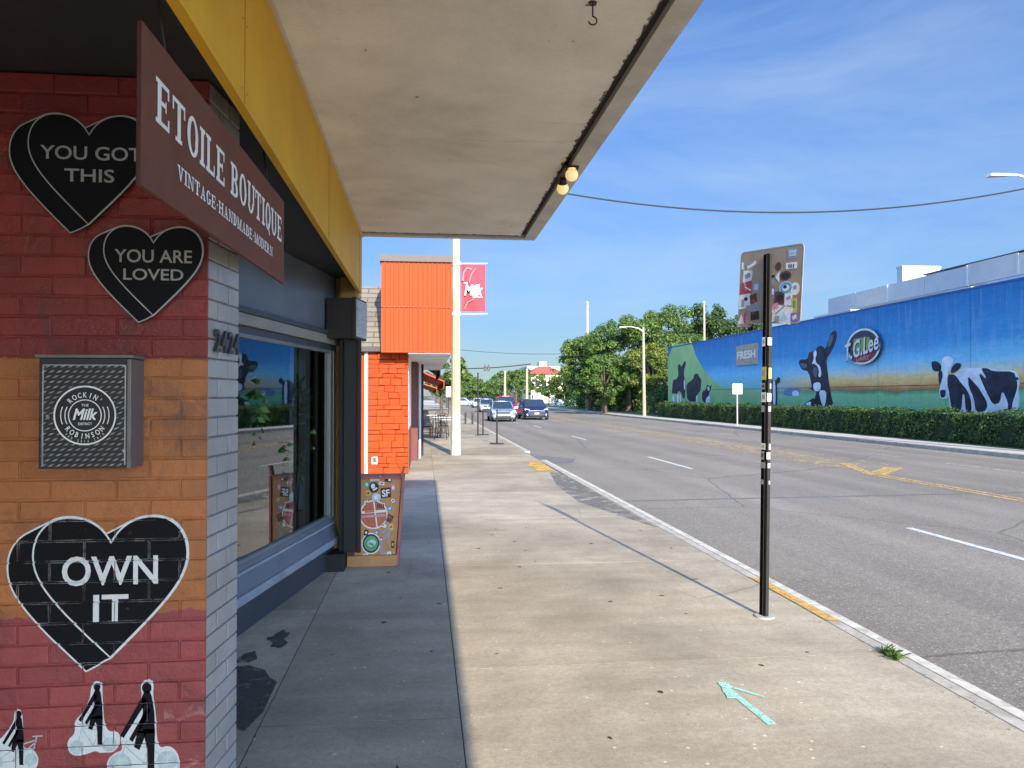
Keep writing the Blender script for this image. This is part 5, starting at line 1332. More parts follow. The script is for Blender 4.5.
# ------------------------------------------------------------------ sticker-covered sign on the black post
sp = thing('sign_post', (2.60, 5.69, 0), 'black channel post carrying a square metal sign seen from its sticker-covered back', 'street sign')
mb = MB(); B0 = Vector((2.60, 5.69, 0)); B1 = Vector((2.650, 5.69, 2.80))
ax = (B1-B0).normalized(); PXv = Vector((.208, -.978, 0)); PYv = Vector((.34, .94, 0))
mb.obox(B0, PXv, ax, PYv.cross(Vector((0,0,1)))*0 + PXv.cross(ax), -.036, .021, 0, 2.80, -.012, .022, 0)
mb.obox(B0, PXv, ax, PXv.cross(ax), .0215, .036, 0, 2.795, -.010, .016, 1)
mb.obox(B0, PXv, ax, PXv.cross(ax), .004, .010, .02, 2.79, .0222, .026, 1)
for k in range(26):
    p = B0 + ax*(.5 + k*.085) + PXv.cross(ax)*.0225 - PXv*.012
    mb.cyl(p, p + PXv.cross(ax)*.0012, .0045, n=8, m=2)
mb.build('post', [post_dark, post_edge, trim_black], sp)
mb = MB(); mb.cyl((2.60, 5.69, 0), (2.60, 5.69, .012), .075, n=18); mb.build('footing', M('mortar_collar', (.40,.38,.34), .9), sp)
SGU = Vector((.208, -.978, -.085)).normalized(); SGN0 = Vector((-.978, -.208, 0)); SGV = SGN0.cross(SGU).normalized(); SGN = SGU.cross(SGV).normalized()
SGO = B0.lerp(B1, .905) + Vector((.978, .208, 0))*.0135 + Vector((-.008, 0, .02))
HW, HH, RC = .385, .292, .04
def rrect(w, h, rc, n=6):
    o = []
    for cx, cy, a0 in ((w-rc, h-rc, 0), (-w+rc, h-rc, 90), (-w+rc, -h+rc, 180), (w-rc, -h+rc, 270)):
        for k in range(n+1):
            a = rad(a0 + 90*k/n); o.append((cx + rc*math.cos(a), cy + rc*math.sin(a)))
    return o
mb = MB(); mb.prism([SGO + SGU*x + SGV*y_ for x, y_ in rrect(HW, HH, RC)], -SGN*.004, 0)
outer, inner_ = rrect(HW, HH, RC), rrect(HW-.007, HH-.007, RC-.004)
for i in range(len(outer)):
    j = (i+1) % len(outer)
    mb.poly([SGO + SGU*q[0] + SGV*q[1] + SGN*.001 for q in (outer[i], outer[j], inner_[j], inner_[i])], 1)
pan = mb.build('sign_panel', [sign_back, sign_rim], sp)
def sst(parts):
    mb = MB(); mats = []
    for k, (shape, px, py, w, h, rot, mt) in enumerate(parts):
        if mt not in mats: mats.append(mt)
        t = (px-55)/510; u = -HW + 2*HW*t; top = 105 - 80*t; bot = 690 - 15*t; v_ = HH - 2*HH*(py-top)/(bot-top)
        w *= 2.36*HW/510; h *= 2.36*HH/(bot-top); a = rad(rot)
        c = SGO + SGU*u + SGV*v_ + SGN*(.0012 + k*.0005 + len(pan.children)*.00004)
        A, B = SGU*math.cos(a) + SGV*math.sin(a), SGV*math.cos(a) - SGU*math.sin(a); mi = mats.index(mt)
        if shape == 'c': mb.disc(c, A, B, 0, 0, w/2, h/2, 20, mi)
        elif shape == 't': mb.poly([c-A*w/2-B*h/2, c+A*w/2-B*h/2, c+B*h/2], mi)
        elif shape == 'r': mb.poly([c-A*w/2-B*h/2, c+A*w/2-B*h/2, c+A*w/2+B*h/2, c-A*w/2+B*h/2], mi)
        else:
            vv, ff = fit_text(shape, -w/2, w/2, -h/2, h/2, bold=.02); mb.flat(vv, ff, c, A, B, .0003, mi)
    mb.build('sticker', mats, pan)
for s in ([('r',125,300,68,82,-2,st_white), ('r',125,295,40,30,10,st_grey)], [('r',118,395,84,84,8,st_red), ('r',110,380,14,60,25,st_pink), ('r',135,400,50,10,-20,st_white)],
          [('r',108,505,86,100,4,st_white), ('c',120,485,30,26,0,st_black), ('r',95,520,20,50,0,st_grey)], [('t',108,640,104,130,0,st_pink), ('t',85,650,50,70,0,st_white), ('r',120,640,10,70,0,st_red)],
          [('r',185,480,50,62,14,st_brown), ('r',190,500,24,20,0,st_red)], [('c',205,385,62,78,0,st_grey), ('r',205,385,30,40,0,st_pale)], [('r',155,205,66,26,18,st_white), ('r',150,190,40,16,18,st_grey)], [('r',78,215,18,50,0,st_white)],
          [('r',485,108,68,70,0,st_grey), ('r',485,95,44,22,0,st_pale), ('r',485,122,44,14,0,st_pale)], [('r',480,208,72,44,0,st_white), ('r',462,212,7,28,0,st_black), ('r',478,212,7,28,0,st_black), ('r',496,212,7,28,0,st_black)],
          [('c',378,215,40,60,0,st_brown)], [('t',376,300,50,46,90,st_white)], [('c',437,290,78,66,0,st_brown), ('c',437,290,50,40,0,st_black)], [('c',447,388,92,92,0,st_pale), ('c',447,388,76,76,0,st_blue), ('c',445,388,46,46,0,st_white), ('c',440,380,24,26,0,st_black)],
          [('c',515,395,58,90,0,st_white), ('c',515,385,24,30,0,st_grey)], [('r',345,430,36,80,6,st_purple), ('r',345,420,14,40,6,st_white)], [('r',404,470,72,88,0,st_brown), ('c',404,470,44,50,0,st_black)],
          [('r',470,482,52,84,0,st_white), ('r',470,470,26,24,20,st_grey)], [('r',515,530,38,100,4,st_yellow), ('r',515,520,16,50,4,st_green)], [('r',432,605,118,120,-8,st_white), ('r',410,570,70,14,30,st_grey), ('t',440,620,60,60,10,st_pale), ('r',390,640,30,40,0,st_grey)],
          [('r',330,610,54,104,3,st_white), ('r',335,620,26,50,3,st_brown)], [('r',522,625,52,60,0,st_purple), ('r',522,625,26,26,20,st_white)], [('r',322,490,36,60,0,st_purple)], [('r',330,335,40,60,0,st_grey), ('r',332,300,36,20,10,st_black)],
          [('r',200,570,60,70,-6,st_grey), ('r',205,620,60,60,5,st_black), ('r',195,600,30,20,0,st_brown)], [('r',370,540,40,40,10,st_pink)], [('r',150,560,40,40,0,st_grey)], [('r',250,560,40,50,0,st_grey)]):
    sst(s)
# stickers wrapped on the post itself
for k, (z, h, mt, mi) in enumerate(((2.12,.07,st_white,st_grey), (1.875,.10,st_yellow,st_tape), (1.775,.05,st_tape,st_black), (1.69,.075,st_white,st_grey), (1.60,.05,st_grey,st_tape), (1.31,.05,st_white,st_yellow), (1.24,.065,st_tape,st_brown), (1.165,.045,st_tape,st_grey), (1.035,.035,st_tape,st_grey))):
    mb = MB(); c = B0 + ax*z; Nn = PXv.cross(ax)
    mb.obox(c, PXv, ax, Nn, -.0355, .020 if k % 2 else .001, -h/2, h/2, .0262, .0268, 0)
    mb.obox(c, PXv, ax, Nn, -.024, .010 if k % 2 else -.004, -h/5, h/4, .0269, .0273, 1)
    mb.obox(c, PXv, ax, Nn, .0362, .0367, -h/2.4, h/2.4, -.009, .0268 - .011*(k % 3), 0)
    mb.build('sticker', [mt, mi], sp)

# ------------------------------------------------------------------ dairy building with the mural
XM = 20.9
dy = thing('mural_building', (26, 35, 0), 'long low building with a mural of cows under a blue sky behind the hedge', 'building')
mb = MB(); mb.box(XM, 60, -10, 64.6, 0, 5.80)
mw = mb.build('mural_wall', mural, dy)
mb = MB(); mb.box(XM-.03, 60, -10, 64.63, 5.801, 5.88); mb.build('wall_coping', M('blue_coping', (.03,.10,.32), .6), dy)
MU, MV = Vector((0,-1,0)), Vector((0,0,1))
mm = {'black': mural_black, 'white': mural_white, 'grey': mural_grey, 'bluegrey': mural_blue, 'green': mural_green}
def mural_piece(name, data, lift0=.002):
    mb = MB(); mats = []
    for k, (m_, pts) in enumerate(data):
        mt = mm[m_]
        if mt not in mats: mats.append(mt)
        # round the traced outline a little
        q = []
        for i in range(len(pts)):
            a, b_ = pts[i], pts[(i+1) % len(pts)]
            q += [(a[0]*.78 + b_[0]*.22, a[1]*.78 + b_[1]*.22), (a[0]*.22 + b_[0]*.78, a[1]*.22 + b_[1]*.78)]
        mb.poly([(XM - lift0 - k*.003, y_, max(z, .3)) for y_, z in q], mats.index(mt))
    return mb.build(name, mats, mw)
mural_piece('painted_field', [('green', FIELD)], .0015)
mural_piece('painted_cow', COW_BIG, .005); mural_piece('painted_cow', COW_HEAD, .005); mural_piece('painted_cow', COW_CALF, .005)
mural_piece('painted_cow', COW_A, .006); mural_piece('painted_cow', COW_B, .006); mural_piece('painted_cow', COW_C, .006)
mural_piece('painted_barn', BARN, .005)
mb = MB()
mb.box(XM-.0025, XM-.001, 15, 64, 2.14, 2.165)
mb.build('wall_joint', M('wall_joint', (.06,.05,.04), .8), mw)
# FRESH board
fb = thing('fresh_board', (XM, 48.1, 3.7), 'brown crate-like board reading FRESH on the blue part of the mural', 'sign')
mb = MB(); mb.box(XM-.10, XM-.012, 46.45, 49.75, 3.72, 5.05)
for z in (4.02, 4.35, 4.7): mb.box(XM-.106, XM-.101, 46.45, 49.75, z, z+.02)
mb.build('board', wood_sign, fb)
mb = MB(); v, f = fit_text('FRESH', -49.5, -46.65, 4.14, 4.66, bold=.03); mb.flat(v, f, (XM-.108, 0, 0), MU, MV)
mb.build('lettering', M('dull_letter', (.70,.66,.58), .6), fb)
# round dairy emblem
lg = thing('round_emblem', (XM, 34.7, 3.2), 'round silver-rimmed dairy emblem reading T.G.Lee mounted above the cows', 'sign')
LC = Vector((XM-.22, 34.45, 4.05)); RY, RZ = 1.42, .86
mb = MB()
O_ = LC + Vector((.10, 0, 0))
mb.disc(O_, MU, MV, 0, 0, RY, RZ, 40, 1, thick=.08)
mb.build('disc', [logo_ring, logo_navy], lg)
mb = MB()
O_ = LC + Vector((.012, 0, 0))
mb.disc(O_, MU, MV, 0, 0, RY, RZ, 40, 0, r_in=RY-.16)
mb.poly([O_ + MU*x + MV*z + Vector((-.002,0,0)) for x, z in ((-.9, -.1), (-.75, .42), (.55, .42), (.75, -.05), (.4, -.3), (-.5, -.35))], 1)
mb.poly([O_ + MU*x + MV*z + Vector((-.004,0,0)) for x, z in ((-1.15, -.5), (-.9, -.32), (.9, -.2), (1.1, -.3), (.75, -.62), (0, -.76), (-.75, -.72))], 2)
mb.build('field', [logo_ring, logo_green, logo_red], lg)
mb = MB(); mb2 = MB()
v, f = fit_text('T.G.Lee', -1.5, 1.34, -.42, .42, bold=.02, shear=.12, spacing=1.06)
v = [(x, z + .26*x*.62) for x, z in v]
mb2.flat([(x*1.03+.02, z*1.06-.03) for x, z in v], f, LC + Vector((-.005,0,0)), MU, MV)
mb.flat(v, f, LC + Vector((-.03,0,0)), MU, MV)
mb.build('script', logo_ring, lg); mb2.build('script_shadow', logo_navy, lg)
mb = MB(); v, f = fit_text('DAIRY', -.55, .55, -.66, -.46, bold=.02); v = [(x, z + .08*x) for x, z in v]
mb.flat(v, f, LC + Vector((.002,0,0)), MU, MV); mb.build('lettering', M('logo_pale_red', (.5,.25,.25), .6), lg)
# rooftop screen on short posts
rs = thing('roof_screen', (27, 35, 5.8), 'pale panelled parapet screen raised on short posts over the mural building roof', 'roof screen')
mb = MB()
ys = [49.05 - k*3.35 for k in range(16)]
for k, (a, c) in enumerate(zip(ys[:-1], ys[1:])): mb.box(27, 27.12, c+.03, a-.03, 7.22, 8.22 + (.06 if 4 <= k < 5 else 0))
mb.build('panel', pale_panel, rs)
mb = MB(); mb.box(27.02, 27.5, ys[-1], 49.05, 7.06, 7.215); mb.build('beam', roof_beam, rs)
for k, a in enumerate(ys):
    mb = MB(); mb.box(27.1, 27.25, a-.12, a+.02, 5.81, 7.055); mb.build('post', roof_beam, rs)
for k in (2, 4, 5, 7):
    mb = MB(); mb.box(26.94, 26.998, ys[k]-.06, ys[k]+.06, 7.2, 8.24); mb.build('cover_strip', white_plain, rs)
mb = MB(); mb.box(27.0, 27.3, ys[7], ys[2]-3.2, 8.285, 8.34); mb.build('flashing', metal_dark, rs)
ph_ = thing('roof_penthouse', (36, 49, 5.8), 'small white rooftop plant room behind the pale roof screen', 'plant room')
mb = MB(); mb.box(34, 36.9, 51.5, 52.15, 5.81, 10.9); mb.box(33.95, 36.95, 51.45, 52.2, 10.901, 11.05); mb.build('wall', pale_panel, ph_)
mb = MB(); mb.box(33.985, 33.999, 51.6, 52.0, 8.0, 9.9); mb.build('louvre', metal_dark, ph_)
for k, (x, y_, w, d_, h) in enumerate(((24.5, 42, 1.6, 4.2, .92), (24.8, 32.5, 1.4, 1.6, .90), (24.4, 27.0, 1.3, 4.0, .96))):
    t = thing('roof_unit', (x, y_, 5.8), ('white rooftop unit under the far part of the roof screen', 'wide white rooftop unit under the middle of the roof screen', 'small white rooftop unit under the near part of the roof screen')[k], 'roof unit', 'rooftop units')
    mb = MB(); mb.box(x, x+w, y_, y_+d_, 5.88, 5.8+h-.06); mb.build('casing', white_plain, t, bevel=.03)
    mb = MB(); mb.box(x-.03, x+w+.03, y_-.03, y_+d_+.03, 5.8+h-.059, 5.8+h); mb.build('lid', metal_pale, t)

# ------------------------------------------------------------------ foliage
def leaf_cloud(P, Nrm, size, rng, asp=.5):
    """leaf quads at points P facing roughly Nrm; returns verts and faces arrays"""
    n = len(P)
    d = Nrm + rng.normal(0, .55, (n, 3)); d /= np.linalg.norm(d, axis=1)[:, None]
    r = rng.normal(0, 1, (n, 3)); a = np.cross(d, r); a /= np.linalg.norm(a, axis=1)[:, None]; b_ = np.cross(d, a)
    s = (size*rng.uniform(.65, 1.35, n))[:, None]
    V = np.stack([P - a*s*.5, P + b_*s*asp*.5 + d*s*.08, P + a*s*.5, P - b_*s*asp*.5 + d*s*.08], 1).reshape(-1, 3)
    F = np.arange(4*n).reshape(-1, 4)
    return V, F
def np_mesh(name, V, F, mat, extra=None):
    me = bpy.data.meshes.new(name)
    V = np.asarray(V, dtype=np.float32); n = len(V); q = len(F)
    me.vertices.add(n); me.vertices.foreach_set('co', V.ravel())
    me.loops.add(q*4); me.loops.foreach_set('vertex_index', F.ravel().astype(np.int32))
    me.polygons.add(q); me.polygons.foreach_set('loop_start', np.arange(0, q*4, 4, dtype=np.int32)); me.polygons.foreach_set('loop_total', np.full(q, 4, dtype=np.int32))
    me.materials.append(mat); me.update(calc_edges=True); me.validate()
    return me
def crown_mesh(name, mat, R_, H0, H1, nclump, nleaf, leaf, seed, droop=0.0, flat_=1.0):
    """uneven crown of leaf clumps; clump centres returned for the limbs"""
    rng = np.random.default_rng(seed)
    C = []; Rr = []
    hc, hh = (H0+H1)/2, (H1-H0)/2
    while len(C) < nclump:
        p = rng.uniform(-1, 1, 3); l = np.linalg.norm(p)
        if l > 1 or l < .35: continue
        k = 1.0 - .25*max(0, -p[2])
        C.append([p[0]*R_*k, p[1]*R_*k, hc + p[2]*hh*.86]); Rr.append(R_*rng.uniform(.11, .27))
    C = np.array(C); Rr = np.array(Rr)
    idx = rng.choice(len(C), nleaf, p=(Rr**2)/(Rr**2).sum())
    d = rng.normal(0, 1, (nleaf, 3)); d /= np.linalg.norm(d, axis=1)[:, None]
    rr = Rr[idx]*(rng.random(nleaf)**.45)
    P = C[idx] + d*rr[:, None]*np.array([1, 1, .72*flat_])
    P[:, 2] -= droop*np.maximum(0, np.hypot(P[:, 0], P[:, 1])/R_ - .5)*hh
    Nn = d*.7 + np.array([0, 0, .6])
    V, F = leaf_cloud(P, Nn, leaf, rng, .55)
    return np_mesh(name, V, F, mat), C
def make_tree(label, kind, R_, H0, H1, nclump, nleaf, leaf, mat, seed, trunk_r, group, loc, droop=0.1, lean=0):
    t = thing(kind, (0, 0, 0), label, 'tree', group)
    me, C = crown_mesh('crown', mat, R_, H0, H1, nclump, nleaf, leaf, seed, droop)
    link('crown', me, t)
    mb = MB(); rng = random.Random(seed); hf = H0 + (H1-H0)*.3
    mb.tube([(0,0,-.1), (.04, .02, .35), (lean*.3+.05, .03, hf*.55), (lean, .05, hf)], [trunk_r*1.35, trunk_r, trunk_r*.85, trunk_r*.62], 10)
    sel = rng.sample(range(len(C)), min(11, len(C)))
    for i in sel:
        c = C[i]; a = rng.uniform(.55, 1)
        mb.tube([(lean*a, .04, hf*a), (lean*a*.5 + c[0]*.45, c[1]*.45, hf*a + (c[2]-hf*a)*.6), tuple(c)], [trunk_r*.5, trunk_r*.3, trunk_r*.1], 6)
    mb.build('trunk', bark, t)
    t.location = loc
    return t
def at_px(x, Y): return Y*math.tan(math.atan((x-512)/769) + rad(6.4547))
def shrub_mass(name, label, cat, x0, x1, y0, y1, h, n, leaf, mat, seed, group=None):
    rng = np.random.default_rng(seed); t = thing(name, ((x0+x1)/2, (y0+y1)/2, 0), label, cat, group)
    k = max(6, int((x1-x0)*(y1-y0)/2)); C = np.stack([rng.uniform(x0, x1, k), rng.uniform(y0, y1, k), rng.uniform(.25, .75, k)*h], 1); Rr = rng.uniform(.35, .6, k)*h
    idx = rng.integers(0, k, n); d = rng.normal(0, 1, (n, 3)); d /= np.linalg.norm(d, axis=1)[:, None]
    P = C[idx] + d*(Rr[idx]*(rng.random(n)**.4))[:, None]; P[:, 2] = np.maximum(P[:, 2], .03)
    V, F = leaf_cloud(P, d*.6 + np.array([0,0,.6]), leaf, rng)
    link('foliage', np_mesh('foliage', V, F, mat), t)
    mb = MB(); r = random.Random(seed)
    for q in range(7):
        c = C[r.randrange(k)]; mb.tube([(c[0], c[1], 0), (c[0]+.1, c[1], c[2])], [.05, .03], 5)
    mb.build('stem', bark, t)
    return t

# clipped hedge along the mural
hg = thing('clipped_hedge', (19.45, 35, 0), 'long clipped green hedge along the foot of the mural wall', 'hedge')
rng = np.random.default_rng(2)
HX0, HX1, HY0, HY1, HZ = 19.05, 19.85, 4.0, 61.5, 1.10
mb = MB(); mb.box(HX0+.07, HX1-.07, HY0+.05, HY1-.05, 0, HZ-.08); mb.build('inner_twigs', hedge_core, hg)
def hedge_pts(n, face):
    y_ = HY0 + (HY1-HY0)*rng.random(n)**1.25
    if face == 'front': P = np.stack([np.full(n, HX0) + rng.normal(0, .035, n), y_, .04 + rng.random(n)*(HZ-.04)], 1); Nn = np.tile([-1, 0, .25], (n, 1))
    elif face == 'top': P = np.stack([rng.uniform(HX0, HX1, n), y_, HZ + rng.normal(0, .035, n)], 1); Nn = np.tile([0, 0, 1.], (n, 1))
    else: P = np.stack([rng.uniform(HX0, HX1, n), HY1 + rng.normal(0, .04, n), rng.random(n)*HZ], 1); Nn = np.tile([0, 1., .2], (n, 1))
    w = .06*np.sin(P[:, 1]*1.7) + .045*np.sin(P[:, 1]*4.3+1) + .04*np.sin(P[:, 2]*7 + P[:, 1]*2.1) + .035*np.sin(P[:, 1]*9.1 + P[:, 2]*5)
    keep = (np.sin(P[:, 1]*2.9+.5)*np.sin(P[:, 1]*.77+P[:, 2]*3.1) > -.86) | (rng.random(n) > .75)
    if face == 'front': P[:, 0] += w
    else:
        P[:, 2] += w*.8; st_ = rng.random(n) < .06; P[st_, 2] += rng.random(st_.sum())*.13
    P, Nn = P[keep], np.array(Nn)[keep]
    return P, Nn.astype(float)
Vs = []; Fs = []; k = 0
for face, n, lf in (('front', 30000, .085), ('top', 18000, .085), ('end', 700, .09)):
    P, Nn = hedge_pts(n, face); V, F = leaf_cloud(P, Nn, lf, rng, .6); Vs.append(V); Fs.append(F + k); k += len(V)
link('foliage', np_mesh('foliage', np.concatenate(Vs), np.concatenate(Fs), leaf_hedge), hg)

# trees beyond the mural building, right of the street
for (px, Y, ytop, ypx_w, H0, n, nl, lf, mt, sd, lab) in (
        (590, 88, 332, 62, 1.6, 46, 11000, .34, leaf_oak, 11, 'broad oak at the street end of the tree group, leftmost crown'),
        (628, 80, 312, 76, 2.2, 60, 15000, .34, leaf_oak, 12, 'large full oak right behind the curved street lamp'),
        (668, 84, 303, 72, 3.0, 54, 13000, .34, leaf_oak, 13, 'tall oak rising at the far end of the mural wall'),
        (706, 88, 300, 66, 3.5, 50, 11000, .36, leaf_dark, 14, 'dark tall tree above the mural beside the bare pale pole'),
        (745, 92, 308, 60, 3.5, 44, 9000, .38, leaf_dark, 15, 'dark tree behind the sticker-covered sign'),
        (652, 72, 338, 46, 1.2, 34, 9000, .28, leaf_pale, 16, 'smaller yellow-green tree between the lamp and the mural wall'),
        (604, 74, 352, 50, .8, 34, 9000, .28, leaf_oak, 17, 'low spreading tree overhanging the far pavement'),
        (566, 118, 368, 34, 1.2, 26, 5000, .34, leaf_pale, 18, 'small yellow-green tree in front of the cream building')):
    X = at_px(px, Y); dep = Y*.9937 + X*.112
    H1 = (396-ytop)/769*dep + 1.7; R_ = ypx_w/2/769*dep
    make_tree(lab, 'oak_tree' if mt is not leaf_pale else 'young_tree', R_*1.05, max(.5, H0-.9), H1*1.02, int(n*1.9), int(nl*2.0), lf*.78, mt, sd, .28 if H1 > 6 else .16, 'trees on the far side', (X, Y, 0))
shrub_mass('shrub_bed', 'dark shrubs under the trees beside the curved street lamp', 'shrubs', at_px(655, 69), at_px(668, 69)+2, 66, 71, 2.6, 3500, .26, leaf_dark, 31)
shrub_mass('shrub_bed', 'dark undergrowth beneath the oaks left of the curved street lamp', 'shrubs', at_px(600, 84), at_px(640, 84), 80, 90, 2.4, 6000, .3, leaf_dark, 32)
shrub_mass('shrub_bed', 'low shrubs at the street end of the tree group', 'shrubs', at_px(572, 104), at_px(600, 104), 98, 106, 1.8, 3000, .3, leaf_dark, 33)
shrub_mass('tree_backdrop', 'thick dark greenery filling the back of the tree group', 'shrubs', at_px(570, 112), at_px(735, 112), 106, 118, 7.5, 16000, .5, leaf_dark, 34)

# distant street trees: two prototypes, copied
pA = make_tree('rounded street tree far up the left pavement', 'street_tree', 3.2, 1.7, 6.6, 26, 4200, .40, leaf_oak, 41, .18, 'street trees in the distance', (at_px(441, 86), 86, 0))
pB = make_tree('tall street tree beside the traffic signals', 'street_tree', 4.4, 2.0, 8.6, 30, 5000, .45, leaf_oak, 42, .2, 'street trees in the distance', (at_px(516, 172), 172, 0))
for src, px, Y, s, lab in ((pA, 447, 108, .72, 'street tree on the left pavement just past the concrete pole'), (pA, 466, 150, .78, 'street tree at the left edge of the far crossing'), (pA, 482, 160, .82, 'street tree under the left traffic signal'),
        (pA, 497, 168, .9, 'street tree under the right traffic signal'), (pB, 474, 210, .86, 'big hazy tree closing the end of the street, left'), (pB, 500, 215, .98, 'big hazy tree closing the end of the street, middle'),
        (pB, 455, 190, .85, 'big tree half behind the concrete pole'), (pA, 533, 150, 1.0, 'tree in front of the red-roofed cream building'), (pB, 436, 175, .9, 'tree at the far end of the left row of shops'), (pA, 549, 140, .8, 'low tree beside the white wall'),
        (pB, 526, 205, 1.1, 'tree behind the right pale light pole')):
    c = copy_tree(src); c.location = (at_px(px, Y), Y, 0); c.scale = (s, s, s); c.rotation_euler.z = px*.7; c['label'] = lab
shrub_mass('distant_hedge', 'dark band of greenery across the end of the street', 'shrubs', at_px(440, 225), at_px(560, 225), 222, 230, 5.0, 6000, .6, leaf_dark, 35)
# weed at the kerb
wd = thing('kerb_weed', (3.03, 4.74, 0), 'small green weed growing from the kerb joint', 'weed')
mb = MB(); r = random.Random(3)
for k in range(60):
    a = r.uniform(0, 6.28); l = r.uniform(.04, .11); d = Vector((math.cos(a), math.sin(a), r.uniform(.25, 1.1))).normalized(); p = Vector((3.02 + r.uniform(-.02, .03), 4.74 + r.uniform(-.09, .09), 0)); s = d.cross(Vector((0,0,1))).normalized()*.006
    mb.raw([p - s, p + s, p + d*l*.7 + s*.8 - Vector((0,0,.003)), p + d*l - Vector((0,0,.012)), p + d*l*.7 - s*.8], [(0,1,2,3,4)])
mb.build('blade', leaf_hedge, wd)

# ------------------------------------------------------------------ street furniture
def street_lamp(x, y_, label, hx, top, reach):
    t = thing('street_lamp', (x, y_, 0), label, 'street lamp', 'curved street lamps on the far side')
    mb = MB(); mb.cyl((x, y_, -.1), (x-.08, y_, top), .15, .09, 12); mb.build('pole', pole_conc, t)
    mb = MB(); mb.tube([(x-.07, y_, top-.35), (x-.5, y_-.05, top-.08), (x-reach*.6, y_-.1, top+.06), (x-reach+.5, y_-.15, top+.04)], [.05, .045, .04, .035], 8); mb.build('arm', metal_pale, t)
    mb = MB(); a = (x-reach+.5, y_-.15, top+.03)
    mb.hexa([(a[0]-.62, a[1]-.13, a[2]-.07), (a[0]+.05, a[1]-.06, a[2]-.03), (a[0]+.05, a[1]+.06, a[2]-.03), (a[0]-.62, a[1]+.13, a[2]-.07)], [(a[0]-.58, a[1]-.10, a[2]+.02), (a[0]+.05, a[1]-.05, a[2]+.05), (a[0]+.05, a[1]+.05, a[2]+.05), (a[0]-.58, a[1]+.10, a[2]+.02)])
    mb.build('lamp_head', metal_pale, t, bevel=.01)
    return t
street_lamp(18.62, 64.0, 'pale concrete street lamp with curved arm at the end of the hedge', 0, 7.55, 2.1)
street_lamp(18.5, 20.7, 'pale street lamp whose head reaches over the road at the right edge', 0, 8.1, 2.15)
def light_pole(px, Y, h, lab, kind='light_pole', r=.11, X=None):
    X = at_px(px, Y) if X is None else X
    t = thing(kind, (X, Y, 0), lab, 'pole', 'plain poles in the distance')
    mb = MB(); mb.cyl((X, Y, -.1), (X, Y, h), r*1.25, r*.75, 10); mb.build('shaft', pole_conc, t)
    mb = MB(); mb.cyl((X, Y, h), (X, Y, h+.15), r*.9, r*.3, 10); mb.build('cap', metal_pale, t)
    return t
light_pole(505, 130, 5.8, 'left of two pale poles behind the cars', r=.20)
light_pole(527, 130, 6.2, 'right of two pale poles behind the dark blue car', r=.22)
light_pole(587.5, 93, 13.2, 'tall pale mast rising out of the leftmost oak', r=.20)
light_pole(704.5, 67.5, 10.2, 'bare pale pole standing behind the far end of the mural', r=.11)

def small_sign(x, y_, h, w, hh, lab, bars, post_m=white_plain):
    t = thing('small_sign', (x, y_, 0), lab, 'street sign', 'small signs on posts')
    mb = MB(); mb.cyl((x, y_, -.05), (x, y_, h), .035, n=8); mb.build('post', post_m, t)
    mb = MB(); mb.box(x-w/2, x+w/2, y_-.045, y_-.04, h-hh, h); p = mb.build('sign_panel', white_plain, t)
    mb = MB()
    for k, (u0, u1, v0, v1) in enumerate(bars): mb.poly([(x-w/2+w*u0, y_-.0475, h-hh+hh*v0), (x-w/2+w*u1, y_-.0475, h-hh+hh*v0), (x-w/2+w*u1, y_-.0475, h-hh+hh*v1), (x-w/2+w*u0, y_-.0475, h-hh+hh*v1)])
    mb.build('marking', st_pink, p)
small_sign(17.55, 41.8, 2.4, .58, .60, 'white sign on a thin white post in front of the hedge', ((.15,.85,.70,.82), (.25,.75,.45,.57), (.15,.85,.2,.32)))
small_sign(17.9, 75, 2.6, .5, .5, 'small pale sign on a grey post under the oaks', ((.15,.85,.6,.75), (.15,.85,.3,.45)), metal_dark)
small_sign(at_px(448.5, 70), 70, 2.55, .45, .95, 'white sign on the left pavement just left of the concrete pole', ((.15,.85,.7,.8), (.2,.8,.5,.6)), metal_dark)
small_sign(at_px(533, 118), 118, 2.6, .6, .8, 'far white sign right of the dark blue car', ((.15,.85,.6,.75), (.15,.85,.3,.45)), metal_dark)

def flag_post(x, y_, h, lab, base=.2, r=.032):
    t = thing('pavement_post', (x, y_, 0), lab, 'post', 'thin posts along the kerb')
    mb = MB(); mb.cyl((x, y_, .02), (x, y_, h), r, r*.9, 8); mb.build('shaft', metal_dark, t)
    mb = MB(); mb.cyl((x, y_, 0), (x, y_, .03), base, base*.9, 16); mb.build('base_plate', metal_dark, t)
    return t
flag_post(2.53, 27.1, 1.22, 'thin dark post with round base nearest along the kerb', .28)
flag_post(2.51, 33.4, 1.10, 'thin dark post with round base farther along the kerb', .28)
flag_post(2.26, 33.0, 2.7, 'tallest thin dark post along the kerb', .12, .035)
for k, (px, Y, lab) in enumerate(((465.5, 46.6, 'left short dark bollard past the concrete pole'), (472.5, 46.2, 'right short dark bollard past the concrete pole'))):
    X = at_px(px, Y); t = thing('bollard', (X, Y, 0), lab, 'bollard', 'short bollards')
    mb = MB(); mb.cyl((X, Y, 0), (X, Y, .62), .06, n=10); mb.build('shaft', metal_dark, t)
    mb = MB(); mb.lathe((X, Y, .62), [(.065, 0), (.065, .03), (.04, .07), (.0001, .08)], 10); mb.build('cap', metal_dark, t)
